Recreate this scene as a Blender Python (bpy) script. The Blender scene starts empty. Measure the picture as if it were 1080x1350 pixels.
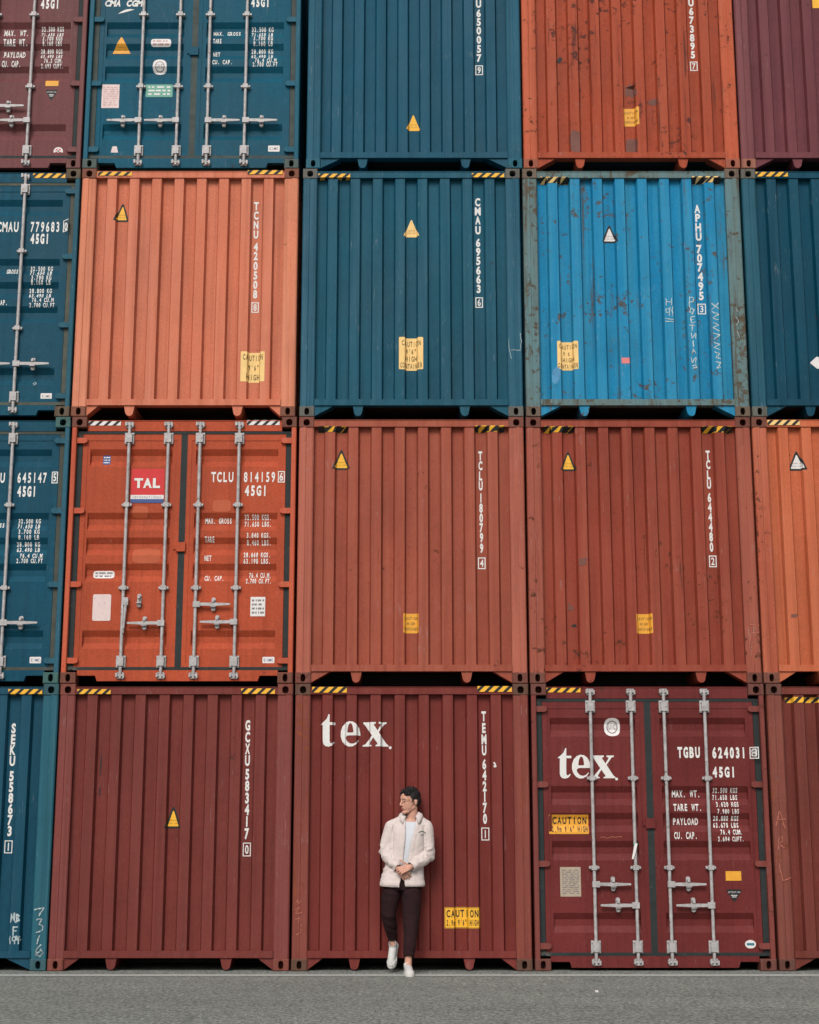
import bpy, bmesh, math, random
from mathutils import Vector, Matrix, noise
R = math.radians
scene = bpy.context.scene
COL = scene.collection

# ---------------------------------------------------------------- camera
CAM = Vector((-0.0237, -15.993, 1.342)); PITCH = 0.20886; FPX = 2010.3
cd = bpy.data.cameras.new('camera'); cd.sensor_fit = 'VERTICAL'; cd.sensor_height = 36.0
cd.lens = FPX / 1350 * 36; cd.clip_end = 3000; cd.clip_start = 0.1
cam = bpy.data.objects.new('camera', cd); COL.objects.link(cam)
cam.location = CAM; cam.rotation_euler = (math.pi / 2 + PITCH, 0, 0)
scene.camera = cam

# ---------------------------------------------------------------- sky, sun, exposure
SUN_EL = R(42); SUN_DIR = Vector((-0.25, -0.97, 0)).normalized()
w = bpy.data.worlds.new('World'); scene.world = w; w.use_nodes = True
wn = w.node_tree; wn.nodes.clear()
sky = wn.nodes.new('ShaderNodeTexSky'); sky.sky_type = 'NISHITA'; sky.sun_disc = False
sky.sun_elevation = SUN_EL; sky.sun_rotation = math.atan2(SUN_DIR.x, SUN_DIR.y)
sky.air_density = 1.0; sky.dust_density = 4.0; sky.ozone_density = 1.0
bg = wn.nodes.new('ShaderNodeBackground'); bg.inputs[1].default_value = 0.088
wo = wn.nodes.new('ShaderNodeOutputWorld')
ov = wn.nodes.new('ShaderNodeHueSaturation'); ov.inputs['Saturation'].default_value = 0.30   # thin even overcast
wn.links.new(sky.outputs[0], ov.inputs['Color'])
tint = wn.nodes.new('ShaderNodeMix'); tint.data_type = 'RGBA'; tint.blend_type = 'MULTIPLY'; tint.inputs[0].default_value = 1.0
tint.inputs[7].default_value = (1.0, 0.99, 0.95, 1)
wn.links.new(ov.outputs[0], tint.inputs[6]); wn.links.new(tint.outputs[2], bg.inputs[0]); wn.links.new(bg.outputs[0], wo.inputs[0])
sd = bpy.data.lights.new('sun', 'SUN'); sd.energy = 1.65; sd.angle = R(24); sd.color = (1.0, 0.965, 0.92)
sun = bpy.data.objects.new('sun', sd); COL.objects.link(sun)
sv = SUN_DIR * math.cos(SUN_EL) + Vector((0, 0, math.sin(SUN_EL)))
sun.rotation_euler = (-sv).to_track_quat('-Z', 'Y').to_euler(); sun.location = sv * 60
vs = scene.view_settings; vs.view_transform = 'Standard'; vs.look = 'None'; vs.gamma = 1.0; vs.exposure = 0.12
scene.render.resolution_x = 819; scene.render.resolution_y = 1024
scene.cycles.max_bounces = 6; scene.cycles.diffuse_bounces = 1

# ---------------------------------------------------------------- small helpers
def lin(c): return c / 12.92 if c <= 0.04045 else ((c + 0.055) / 1.055) ** 2.4
def S(r, g, b, k=1.0): return tuple(lin(v / 255.0) * k for v in (r, g, b)) + (1.0,)

def tag(o, label=None, cat=None, group=None, kind=None):
    for k, v in (('label', label), ('category', cat), ('group', group), ('kind', kind)):
        if v: o[k] = v
    return o

def empty(name, loc):
    o = bpy.data.objects.new(name, None); COL.objects.link(o); o.location = loc
    o.empty_display_size = 0.2
    return o

class MB:
    def __init__(s): s.v = []; s.f = []; s.m = []; s.sm = []
    def add(s, vs, fs, mat=0, smooth=False):
        n = len(s.v); s.v += [tuple(p) for p in vs]
        for f in fs: s.f.append(tuple(i + n for i in f)); s.m.append(mat); s.sm.append(smooth)
    def box(s, x0, x1, y0, y1, z0, z1, mat=0, skip=''):
        v = [(x0,y0,z0),(x1,y0,z0),(x1,y1,z0),(x0,y1,z0),(x0,y0,z1),(x1,y0,z1),(x1,y1,z1),(x0,y1,z1)]
        F = dict(f=(0,1,5,4), r=(1,2,6,5), b=(2,3,7,6), l=(3,0,4,7), t=(4,5,6,7), d=(3,2,1,0))
        s.add(v, [F[k] for k in F if k not in skip], mat)
    def prism(s, pts, y0, y1, mat=0):                 # polygon in x,z pushed along y
        n = len(pts)
        a = sum(pts[i][0]*pts[(i+1)%n][1]-pts[(i+1)%n][0]*pts[i][1] for i in range(n))
        if a < 0: pts = pts[::-1]
        v = [(x,y0,z) for x,z in pts] + [(x,y1,z) for x,z in pts]
        f = [tuple(range(n)), tuple(range(2*n-1, n-1, -1))]
        f += [(i, i+n, (i+1)%n+n, (i+1)%n)[::-1] for i in range(n)]
        s.add(v, f, mat)
    def tube(s, p, q, r1, r2=None, n=10, mat=0, caps=True):
        r2 = r1 if r2 is None else r2
        p, q = Vector(p), Vector(q); d = (q-p).normalized()
        a = d.orthogonal().normalized(); b = d.cross(a)
        v = []
        for c, r in ((p, r1), (q, r2)):
            v += [c + (a*math.cos(2*math.pi*i/n) + b*math.sin(2*math.pi*i/n))*r for i in range(n)]
        s.add(v, [(i, (i+1)%n, (i+1)%n+n, i+n) for i in range(n)], mat, True)
        if caps: s.add(v, [tuple(range(n))[::-1], tuple(range(n, 2*n))], mat)
    def absorb(s, bm, mat=0):
        bm.verts.index_update()
        s.add([v.co[:] for v in bm.verts], [[v.index for v in f.verts] for f in bm.faces], mat)
    def build(s, name, mats, parent=None):
        me = bpy.data.meshes.new(name); me.from_pydata(s.v, [], s.f)
        for m in (mats if isinstance(mats, (list, tuple)) else [mats]): me.materials.append(m)
        me.polygons.foreach_set('material_index', s.m); me.polygons.foreach_set('use_smooth', s.sm)
        me.update()
        o = bpy.data.objects.new(name, me); COL.objects.link(o); o.parent = parent
        return o

def new_obj(name, me, mat, parent=None):
    o = bpy.data.objects.new(name, me); COL.objects.link(o); o.parent = parent
    if mat: me.materials.append(mat)
    return o

# ---------------------------------------------------------------- materials
class NT:
    def __init__(s, name):
        s.mat = bpy.data.materials.new(name); s.mat.use_nodes = True
        s.n = s.mat.node_tree; s.n.nodes.clear()
        s.out = s.new('ShaderNodeOutputMaterial'); s.p = s.new('ShaderNodeBsdfPrincipled')
        s.n.links.new(s.p.outputs[0], s.out.inputs[0])
        s.tc = s.new('ShaderNodeTexCoord')
    def new(s, t): return s.n.nodes.new(t)
    def link(s, a, b): s.n.links.new(a, b)
    def mapped(s, scale=(1,1,1), loc=(0,0,0)):
        m = s.new('ShaderNodeMapping'); s.link(s.tc.outputs['Object'], m.inputs[0])
        m.inputs['Location'].default_value = loc; m.inputs['Scale'].default_value = scale
        return m.outputs[0]
    def noise(s, vec, scale, detail=3, rough=0.5, dist=0.0):
        t = s.new('ShaderNodeTexNoise'); s.link(vec, t.inputs['Vector'])
        t.inputs['Scale'].default_value = scale; t.inputs['Detail'].default_value = detail
        t.inputs['Roughness'].default_value = rough; t.inputs['Distortion'].default_value = dist
        return t.outputs['Fac']
    def range(s, v, a, b, c, d):
        m = s.new('ShaderNodeMapRange'); s.link(v, m.inputs[0])
        for i, x in enumerate((a, b, c, d)): m.inputs[i+1].default_value = x
        return m.outputs[0]
    def math(s, op, a, b):
        m = s.new('ShaderNodeMath'); m.operation = op; m.use_clamp = False
        for i, x in enumerate((a, b)):
            if isinstance(x, (int, float)): m.inputs[i].default_value = x
            else: s.link(x, m.inputs[i])
        return m.outputs[0]
    def mix(s, f, a, b, mode='MIX'):
        m = s.new('ShaderNodeMix'); m.data_type = 'RGBA'; m.blend_type = mode
        for sock, x in ((m.inputs[0], f), (m.inputs[6], a), (m.inputs[7], b)):
            if isinstance(x, (int, float, tuple)): sock.default_value = x
            else: s.link(x, sock)
        return m.outputs[2]
    def scale(s, c, f):
        m = s.new('ShaderNodeVectorMath'); m.operation = 'SCALE'
        if isinstance(c, tuple): m.inputs[0].default_value = c[:3]
        else: s.link(c, m.inputs[0])
        s.link(f, m.inputs['Scale']); return m.outputs[0]
    def bump(s, h, strength, dist=0.01):
        b = s.new('ShaderNodeBump'); b.inputs['Strength'].default_value = strength
        b.inputs['Distance'].default_value = dist; s.link(h, b.inputs['Height'])
        s.link(b.outputs[0], s.p.inputs['Normal'])
    def done(s, color, rough=0.5, metal=0.0, spec=0.35):
        if isinstance(color, tuple): s.p.inputs['Base Color'].default_value = color
        else: s.link(color, s.p.inputs['Base Color'])
        if isinstance(rough, (int, float)): s.p.inputs['Roughness'].default_value = rough
        else: s.link(rough, s.p.inputs['Roughness'])
        s.p.inputs['Metallic'].default_value = metal
        s.p.inputs['Specular IOR Level'].default_value = spec
        return s.mat

RUST = S(92, 58, 42); RUST2 = S(58, 40, 34)
def paint(name, col, fade=0.3, rust=0.2, seed=0, fadecol=None, rustcol=RUST, rough=0.58, dirt=0.35, fleck=0.5, spec=0.16):
    t = NT(name); L = (seed*3.71, seed*1.93, seed*2.37)
    m0 = t.mapped((1,1,1), L)
    sep = t.new('ShaderNodeSeparateXYZ'); t.link(t.tc.outputs['Object'], sep.inputs[0])
    proud = t.range(sep.outputs[1], 0.034, 0.024, 0.0, 1.0)          # faces that stand proud: coloured lighter and scratched more
    big = t.noise(m0, 0.9, 4); fine = t.noise(m0, 38, 5, 0.65); grit = t.noise(m0, 95, 2, 0.5)
    c = t.scale(col, t.range(big, 0.3, 0.7, 0.84, 1.14))
    c = t.scale(c, t.range(fine, 0.3, 0.7, 0.86, 1.14))
    c = t.scale(c, t.range(grit, 0.3, 0.7, 0.90, 1.10))
    # chalky vertical fading left by rain
    st = t.noise(t.mapped((9, 4, 0.42), L), 1.0, 4, 0.6)
    fc = fadecol or tuple(v*0.98 + 0.04 for v in col[:3]) + (1,)
    c = t.mix(t.math('MULTIPLY', t.range(st, 0.42, 0.68, 0.15*fade, fade), t.range(proud, 0, 1, 0.55, 1.25)), c, fc)
    c = t.mix(t.math('MULTIPLY', proud, t.range(st, 0.35, 0.65, 0.10+0.25*fade, 0.25+0.45*fade)), c, tuple(v*1.14+0.012 for v in col[:3]) + (1,))  # proud faces mixed to a lighter tone than the recesses
    # dark runs
    dk = t.noise(t.mapped((21, 5, 0.35), (L[2], L[0], L[1])), 1.0, 3, 0.55)
    c = t.mix(t.range(dk, 0.50, 0.70, 0.0, dirt), c, tuple(v*0.5 for v in col[:3]) + (1,))
    cloud = t.noise(t.mapped((2.2, 2, 1.6), (L[1], L[0], L[2])), 1.0, 7, 0.72)
    c = t.mix(t.range(cloud, 0.52, 0.70, 0.0, dirt*0.8), c, tuple(v*0.62 + 0.008 for v in col[:3]) + (1,))
    # pale scratches, most of them on the proud faces
    sc = t.noise(t.mapped((70, 10, 7), L), 1.0, 3, 0.6)
    where = t.noise(m0, 2.6, 3)
    c = t.mix(t.math('MULTIPLY', t.range(t.math('ADD', sc, t.range(where, 0.35, 0.7, -0.10, 0.06)), 0.655, 0.70, 0.0, fleck), t.range(proud, 0, 1, 0.45, 1.0)), c, tuple(v*0.7+0.14 for v in col[:3]) + (1,))
    # chipped spots in clusters, and rust bleeding down
    r1 = t.noise(m0, 12, 8, 0.7, 0.3)
    clus = t.range(t.noise(m0, 1.7, 4, 0.6), 0.35, 0.68, -0.10, 0.07)
    r2 = t.noise(t.mapped((17, 6, 0.75), (L[1], L[2], L[0])), 1.0, 8, 0.70)
    th = 0.70 - 0.14*rust
    rf = t.math('MAXIMUM', t.range(t.math('ADD', r1, clus), th, th+0.05, 0, 0.9), t.range(t.math('ADD', r2, t.math('MULTIPLY', clus, 0.5)), th+0.00, th+0.09, 0, 0.8))
    rc = t.mix(t.noise(m0, 17, 4), rustcol, RUST2)
    c = t.mix(rf, c, rc)
    rg = t.math('ADD', t.math('MULTIPLY', rf, 0.25), t.range(big, 0.3, 0.7, rough-0.06, rough+0.08))
    t.bump(t.math('ADD', t.math('MULTIPLY', t.noise(m0, 2.2, 3), 3.0), t.math('ADD', t.math('MULTIPLY', fine, 0.22), t.math('MULTIPLY', rf, -0.45))), 0.4, 0.012)
    return t.done(c, rg, 0.0, spec)

def plain(name, col, rough=0.55, var=0.12, scale=20, spec=0.35, metal=0.0, spots=None, seed=0):
    t = NT(name); v = t.mapped((1,1,1), (seed, seed*2.0, seed*.5))
    c = t.scale(col, t.range(t.noise(v, scale, 5, 0.6), 0.3, 0.7, 1-var, 1+var))
    if spots: c = t.mix(t.range(t.noise(v, spots[1], 6, 0.65), spots[2], spots[2]+0.08, 0, 0.85), c, spots[0])
    return t.done(c, rough, metal, spec)

M_galv = plain('galvanised_steel', S(176, 172, 173), 0.5, 0.24, 16, spots=(S(112, 86, 70), 18, 0.60), metal=0.1)
M_rubber = plain('black_rubber', S(40, 47, 48), 0.75, 0.2, 8, spots=(S(92, 92, 86), 7, 0.62))
M_dark = plain('underside_steel', S(44, 40, 38), 0.8, 0.2, 4)
M_white = plain('white_lettering', S(226, 224, 222), 0.55, 0.07, 30, spots=(S(150, 140, 135), 22, 0.69))
M_yellow = plain('yellow_film', S(244, 182, 52), 0.5, 0.07, 14, spots=(S(170, 120, 50), 14, 0.70))
M_pale_yellow = plain('pale_yellow_film', S(242, 202, 132), 0.55, 0.08, 14, spots=(S(160, 120, 60), 14, 0.68))
M_ochre = plain('ochre_film', S(232, 164, 56), 0.5, 0.08, 14, spots=(S(150, 95, 45), 14, 0.66))
M_black = plain('black_film', S(33, 36, 38), 0.6, 0.2, 12)
M_ink = plain('faded_ink', S(104, 80, 40), 0.6, 0.2, 12)
M_paper = plain('white_film', S(226, 221, 221), 0.5, 0.06, 12, spots=(S(170, 150, 140), 16, 0.68))
M_pink_paper = plain('pinkish_plate', S(222, 200, 198), 0.5, 0.06, 12, spots=(S(180, 150, 140), 30, 0.6))
M_beige = plain('beige_plate', S(176, 160, 142), 0.5, 0.1, 12, spots=(S(120, 95, 80), 20, 0.62))
M_grey_ink = plain('grey_ink', S(128, 122, 124), 0.6, 0.1, 12)
M_red = plain('red_film', S(206, 44, 48), 0.5, 0.06, 12)
M_blue_film = plain('blue_film', S(60, 84, 140), 0.5, 0.08, 12)
M_green_film = plain('green_film', S(104, 166, 148), 0.5, 0.08, 12)
M_pink = plain('pink_film', S(224, 128, 128), 0.5, 0.08, 12)
M_pale_red = plain('pale_red_print', S(206, 160, 160), 0.5, 0.08, 12)
M_chalk = plain('white_chalk', S(180, 194, 198), 0.8, 0.3, 40)
M_chalk_red = plain('pale_red_chalk', S(190, 112, 92), 0.8, 0.15, 60)
M_smear = plain('pale_blue_smear', S(80, 142, 184), 0.7, 0.15, 20)
M_greypatch = plain('grey_paint_patch', S(116, 74, 66), 0.7, 0.2, 9)
M_orangepatch = plain('bleached_orange_patch', S(182, 86, 52), 0.6, 0.05, 9)
M_teal_ink = plain('teal_ink', S(60, 120, 140), 0.6, 0.1, 12)

# ---------------------------------------------------------------- ground
def ground():
    t = NT('asphalt'); v = t.mapped()
    agg = t.noise(t.mapped((1, 0.5, 1)), 30, 6, 0.9); mid = t.noise(t.mapped((1, 0.35, 1)), 8, 7, 0.8); big = t.noise(t.mapped((0.25, 0.8, 1)), 1.0, 4)
    col = t.mix(t.range(agg, 0.40, 0.60, 0, 1), S(80, 86, 84), S(176, 180, 174))
    vo = t.new('ShaderNodeTexVoronoi'); vo.inputs['Scale'].default_value = 60; t.link(v, vo.inputs['Vector'])
    col = t.mix(t.range(vo.outputs['Distance'], 0.0, 0.35, 0.5, 0.0), col, S(190, 190, 180))
    col = t.scale(col, t.range(mid, 0.3, 0.7, 0.74, 1.22))
    col = t.scale(col, t.range(big, 0.3, 0.7, 0.88, 1.08))
    spot = t.noise(t.mapped((1.6, 0.6, 1)), 1.0, 7, 0.72)
    col = t.mix(t.range(spot, 0.60, 0.70, 0, 0.5), col, S(58, 63, 62))
    tyre = t.noise(t.mapped((0.12, 5.5, 1)), 1.0, 3, 0.5)
    col = t.mix(t.range(tyre, 0.54, 0.66, 0, 0.14), col, S(70, 74, 72))
    pebb = t.noise(t.mapped((1, 0.6, 1)), 16, 3, 0.8)
    col = t.mix(t.range(pebb, 0.69, 0.74, 0, 0.7), col, S(196, 196, 188))
    t.bump(t.math('ADD', agg, t.math('MULTIPLY', mid, 0.6)), 0.9, 0.012)
    mat = t.done(col, 0.85, 0, 0.25)
    m = MB(); m.add([(-400,-400,0),(400,-400,0),(400,1200,0),(-400,1200,0)], [(0,1,2,3)])
    tag(m.build('ground', mat), kind='structure')
    t = NT('worn_road_paint'); v = t.mapped()
    c = t.mix(t.range(t.noise(v, 40, 6, 0.7), 0.44, 0.66, 0, 0.75), S(190, 194, 192), S(128, 131, 126))
    t.bump(t.noise(v, 55, 5, 0.7), 0.6, 0.008)
    mat = t.done(c, 0.75, 0, 0.25)
    m = MB(); n = 160
    pts = []
    for i in range(n+1):
        x = -20 + 40*i/n
        pts += [(x, -0.585 + 0.008*noise.noise((x*3, 1, 0)), 0.004), (x, -0.375 + 0.008*noise.noise((x*3, 5, 0)), 0.004)]
    m.add(pts, [(2*i, 2*i+2, 2*i+3, 2*i+1) for i in range(n)])
    tag(m.build('road_marking', mat), kind='structure')
ground()

# ---------------------------------------------------------------- flat outlines: letters
_glyphs = {}
def curve_mesh(cu):
    o = bpy.data.objects.new('outline', cu); COL.objects.link(o)
    dg = bpy.context.evaluated_depsgraph_get(); dg.update()
    me = bpy.data.meshes.new_from_object(o.evaluated_get(dg))
    v = [(p.co.x, p.co.y) for p in me.vertices]; f = [tuple(p.vertices) for p in me.polygons]
    bpy.data.objects.remove(o); bpy.data.meshes.remove(me); bpy.data.curves.remove(cu)
    return v, f
def glyph(ch, bold=0.022):
    k = (ch, bold)
    if k not in _glyphs:
        cu = bpy.data.curves.new('letter', 'FONT'); cu.body = ch; cu.offset = bold; cu.resolution_u = 3
        v, f = curve_mesh(cu)
        _glyphs[k] = (v, f)
    return _glyphs[k]
_cap = max(y for x, y in glyph('H')[0]) - min(y for x, y in glyph('H')[0])
_hw = max(x for x, y in glyph('H')[0]) - min(x for x, y in glyph('H')[0])
_base = min(y for x, y in glyph('H')[0])

def outline(contours):
    cu = bpy.data.curves.new('outline', 'CURVE'); cu.dimensions = '2D'; cu.fill_mode = 'BOTH'
    for c in contours:
        sp = cu.splines.new('POLY'); sp.points.add(len(c)-1); sp.use_cyclic_u = True
        for p, (x, y) in zip(sp.points, c): p.co = (x, y, 0, 1)
    return curve_mesh(cu)

class Ink:                                    # flat shapes in x,z
    def __init__(s): s.bm = bmesh.new()
    def raw(s, v, f, fn):
        vs = [s.bm.verts.new((*fn(x, y), 0)) for x, y in v]
        for q in f:
            try: s.bm.faces.new([vs[i] for i in q])
            except ValueError: pass
    def poly(s, pts):
        vs = [s.bm.verts.new((x, z, 0)) for x, z in pts]; s.bm.faces.new(vs); return s
    def rect(s, x0, x1, z0, z1): return s.poly([(x0,z0),(x1,z0),(x1,z1),(x0,z1)])
    def char(s, ch, xc, z, h, w, bold=0.022, shear=0.0):
        v, f = glyph(ch, bold)
        if not v: return
        a = min(x for x, y in v); b = max(x for x, y in v)
        ratio = 1.12 if ch in 'MW' else min(1.0, (b-a)/_hw*1.02)
        sx = w*ratio/(b-a) if ch not in "1I.,'-" else w/_hw*0.95
        sy = h/_cap
        s.raw(v, f, lambda x, y: (xc + (x-(a+b)/2)*sx + shear*(y-_base)*sy, z + (y-_base)*sy))
    def line(s, text, x0, x1, z, h, bold=0.022, fill=0.80, shear=0.0):
        n = len(text); cell = (x1-x0)/(n-1+fill)
        for i, ch in enumerate(text):
            if ch != ' ': s.char(ch, x0 + cell*(i+fill/2), z, h, cell*fill, bold, shear)
        return s
    def frame(s, x0, x1, z0, z1, t):
        s.rect(x0,x1,z0,z0+t); s.rect(x0,x1,z1-t,z1); s.rect(x0,x0+t,z0+t,z1-t); s.rect(x1-t,x1,z0+t,z1-t); return s
    def stroke(s, pts, wd):
        for (a, b) in zip(pts, pts[1:]):
            a, b = Vector(a), Vector(b); d = b-a
            if d.length < 1e-6: continue
            d.normalize(); n = Vector((-d.y, d.x))*wd/2; e = d*wd*0.3
            s.poly([a-e-n, b+e-n, b+e+n, a-e+n])
        return s
    def ellipse(s, x, z, rx, rz, n=20):
        return s.poly([(x+rx*math.cos(2*math.pi*i/n), z+rz*math.sin(2*math.pi*i/n)) for i in range(n)])

def rounded(pts, r, n=4):                     # round the corners of a polygon
    out = []; N = len(pts)
    for i in range(N):
        p, a, b = Vector(pts[i]), Vector(pts[i-1]), Vector(pts[(i+1) % N])
        u = p + (a-p).normalized()*r; v = p + (b-p).normalized()*r
        for k in range(n+1):
            t = k/n; q = u*(1-t)**2 + p*2*t*(1-t) + v*t*t; out.append((q.x, q.y))
    return out

# ---------------------------------------------------------------- container geometry
CW, CH, CL = 2.438, 2.896, 12.19
HW = CW/2
POST = 0.158                                   # visible width of a front corner post
RIBS, PITCHX = 8, 0.2515
RIB_Y, REC_Y = 0.022, 0.078
WALL_X = HW - POST - 0.004
WZ0, WZ1 = 0.195, CH - 0.108
ROWS = 22

def end_profile():                             # x, y pairs across the corrugated end
    pts = [(-WALL_X, REC_Y)]
    for i in range(RIBS):
        c = (i-(RIBS-1)/2)*PITCHX; hw = 0.0515; sl = 0.019
        pts += [(c-hw-sl, REC_Y), (c-hw, RIB_Y), (c+hw, RIB_Y), (c+hw+sl, REC_Y)]
    return pts + [(WALL_X, REC_Y)]
PROF = end_profile()
def interp(prof, x):
    if x <= prof[0][0]: return prof[0][1]
    for (a, ya), (b, yb) in zip(prof, prof[1:]):
        if x <= b: return ya + (yb-ya)*(x-a)/(b-a) if b > a else yb
    return prof[-1][1]

DZ0, DZ1 = 0.174, 2.715                        # door leaf
DX0, DX1 = 0.030, 1.105
GX0, GX1 = 0.128, 1.020                        # pressed grooves
DY, GD = 0.066, 0.040
GROOVES = [DZ0 + f*(DZ1-DZ0) for f in (0.155, 0.437, 0.549, 0.656, 0.933)]
def door_profile():
    pts = [(DZ0, DY)]
    for t in GROOVES: pts += [(t-0.195, DY), (t-0.13, DY+GD), (t-0.066, DY+GD), (t, DY)]
    return pts + [(DZ1, DY)]
DPROF = door_profile()

class Container:
    def __init__(s, x, row, label, paintm, postm, castm, dy=0.0, dent=0.004, seed=0, door=False, lean=0.0):
        s.x = x; s.z = row*CH; s.dy = dy; s.door = door; s.dent = dent; s.seed = seed
        s.paint, s.post, s.cast = paintm, postm, castm
        s.root = empty('shipping_container', (x, dy, s.z))
        tag(s.root, label, 'shipping container', 'shipping containers stacked in a wall')
        s.host = s.root
        s.shell(); s.castings()
        (s.door_end if door else s.plain_end)()
    # ---- where a point seen in the photo lies on this container's end face
    def px(s, u, v, y=None):
        y = s.dy + ((DY if s.door else 0.04) if y is None else y)
        c, sn = math.cos(PITCH), math.sin(PITCH)
        dx, dz = (u-540)/FPX, -(v-675)/FPX
        d = Vector((dx, c-dz*sn, sn+dz*c)); p = CAM + d*((y-CAM.y)/d.y)
        return p.x-s.x, p.z-s.z
    def dented(s, x, z):
        k = min(1, max(0, (z-WZ0)/0.2)) * min(1, max(0, (WZ1-z)/0.2)) * min(1, max(0, (WALL_X-abs(x))/0.2))
        return s.dent*k*(noise.noise((x*1.7+s.seed*7, z*1.5, s.seed*3.1)) + 0.5*noise.noise((x*5+s.seed, z*3.3, s.seed)))
    def surf(s, x, z):
        if s.door:
            ax = abs(x)
            if DX0 < ax < DX1 and (ax > DX1-0.0551 or ax < DX0+0.0501) and DZ0 < z < DZ1: return DY-0.006
            if DX0 < ax < DX1 and DZ0 < z < DZ1:
                return interp(DPROF, z) if GX0 < ax < GX1 else DY
            return 0.050 if ax < HW-0.163 and (z > CH-0.152 or z < 0.144) else 0.006
        if abs(x) <= WALL_X and WZ0 <= z <= WZ1: return interp(PROF, x) + s.dented(x, z)
        return 0.006
    def breaks(s):
        if s.door: return [-DX1, -DX1+0.055, -GX1, -GX0, GX0, GX1, DX1-0.055, DX1], [z for z, y in DPROF]
        return [x for x, y in PROF], [WZ0 + (WZ1-WZ0)*i/ROWS for i in range(ROWS+1)]
    def drape(s, ink, layer=0):
        bm = ink.bm; bx, bz = s.breaks()
        xs = [v.co.x for v in bm.verts]; zs = [v.co.y for v in bm.verts]
        for b in bx:
            if min(xs) < b < max(xs):
                bmesh.ops.bisect_plane(bm, geom=bm.verts[:]+bm.edges[:]+bm.faces[:], plane_co=(b,0,0), plane_no=(1,0,0))
        for b in bz:
            if min(zs) < b < max(zs):
                bmesh.ops.bisect_plane(bm, geom=bm.verts[:]+bm.edges[:]+bm.faces[:], plane_co=(0,b,0), plane_no=(0,1,0))
        for v in bm.verts:
            x, z = v.co.x, v.co.y; v.co = (x, s.surf(x, z) - 0.0025 - 0.0015*layer, z)
        bm.normal_update()
        for f in bm.faces:
            if f.normal.y > 0: f.normal_flip()
        return bm
    def sheet(s, name, layers, label=None, host=None):      # [(ink, material), ...] bottom first
        m = MB(); mats = []
        for i, (ink, mat) in enumerate(layers):
            if mat not in mats: mats.append(mat)
            m.absorb(s.drape(ink, i), mats.index(mat)); ink.bm.free()
        o = m.build(name, mats, host or s.host)
        if label: o['label'] = label
        return o
    # ---- the box itself
    def shell(s):
        r = s.root
        for sg in (-1, 1):
            m = MB(); y = 0.10; pts = []; yy = 0.12; x0, x1 = sg*(HW-0.012), sg*(HW-0.048)
            pts.append((x1, 0.06))
            while yy < CL-0.2:
                pts += [(x1, yy), (x0, yy+0.06), (x0, yy+0.13), (x1, yy+0.19)]; yy += 0.26
            pts.append((x1, CL-0.05)); n = len(pts)
            v = [(a, b, 0.16) for a, b in pts] + [(a, b, CH-0.06) for a, b in pts]
            f = [(i, i+1, i+1+n, i+n) for i in range(n-1)]
            m.add(v, f if sg > 0 else [q[::-1] for q in f])
            m.box(*sorted((sg*(HW-0.06), sg*(HW-0.004))), 0.185, CL, 0.03, 0.16)
            m.box(*sorted((sg*(HW-0.06), sg*(HW-0.004))), 0.185, CL, CH-0.06, CH-0.004)
            m.build('side_wall', s.paint, r)
        m = MB(); m.box(-HW+0.06, HW-0.06, 0.09, CL-0.06, CH-0.035, CH-0.025); m.build('roof', s.paint, r)
        m = MB(); m.box(-HW+0.06, HW-0.06, 0.16, CL-0.06, 0.15, 0.17)
        for i in range(14): m.box(-HW+0.06, HW-0.06, 0.6+i*0.8, 0.66+i*0.8, 0.035, 0.15)
        m.build('floor', M_dark, r)
        m = MB(); m.box(-HW+0.05, HW-0.05, CL-0.05, CL, 0.03, CH-0.03); m.build('rear_wall', s.paint, r)
    def castings(s):
        for sx in (-1, 1):
            for top in (0, 1):
                m = MB(); x0, x1 = sorted((sx*HW, sx*(HW-0.162)))
                z0, z1 = (CH-0.121, CH-0.003) if top else (0.002, 0.118)
                xc, zc = (x0+x1)/2, (z0+z1)/2 - (0.003 if top else 0)
                rx, rz = (0.034, 0.037) if top else (0.026, 0.041)
                N = 32; b = 0.007; ring = []
                def rect_pt(a, hx, hz):
                    ca, sa = math.cos(a), math.sin(a); k = min(hx/abs(ca) if abs(ca) > 1e-9 else 9, hz/abs(sa) if abs(sa) > 1e-9 else 9)
                    return ca*k, sa*k
                hx, hz = (x1-x0)/2, (z1-z0)/2
                ca = math.atan2(hz-b, hx-b)
                angs = sorted([2*math.pi*i/N for i in range(N)] + [ca, math.pi-ca, math.pi+ca, 2*math.pi-ca])
                N = len(angs)
                loops = []
                for kind in range(5):
                    L = []
                    for a in angs:
                        if kind == 0: p = rect_pt(math.atan2(math.sin(a)*hz/(hz-b)*(hx-b)/hx, math.cos(a)), hx, hz) ; q = (xc+p[0], 0.178, (z0+z1)/2+p[1])
                        elif kind == 1: p = rect_pt(math.atan2(math.sin(a)*hz/(hz-b)*(hx-b)/hx, math.cos(a)), hx, hz); q = (xc+p[0], b, (z0+z1)/2+p[1])
                        elif kind == 2: p = rect_pt(a, hx-b, hz-b); q = (xc+p[0], 0.0, (z0+z1)/2+p[1])
                        elif kind == 3:
                            e = 2.6; cc, ss = math.cos(a), math.sin(a); k = (abs(cc)**e+abs(ss)**e)**(-1/e); q = (xc+rx*cc*k, 0.0, zc+rz*ss*k)
                        else:
                            e = 2.6; cc, ss = math.cos(a), math.sin(a); k = (abs(cc)**e+abs(ss)**e)**(-1/e); q = (xc+rx*cc*k, 0.13, zc+rz*ss*k)
                        L.append(q)
                    loops.append(L)
                v = sum(loops, []); f = []
                for k in range(4):
                    f += [(k*N+i, k*N+(i+1) % N, (k+1)*N+(i+1) % N, (k+1)*N+i) for i in range(N)]
                f += [tuple(range(4*N, 5*N)), tuple(range(N))[::-1]]
                m.add(v, f); m.build('corner_casting', s.cast, s.root)
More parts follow.
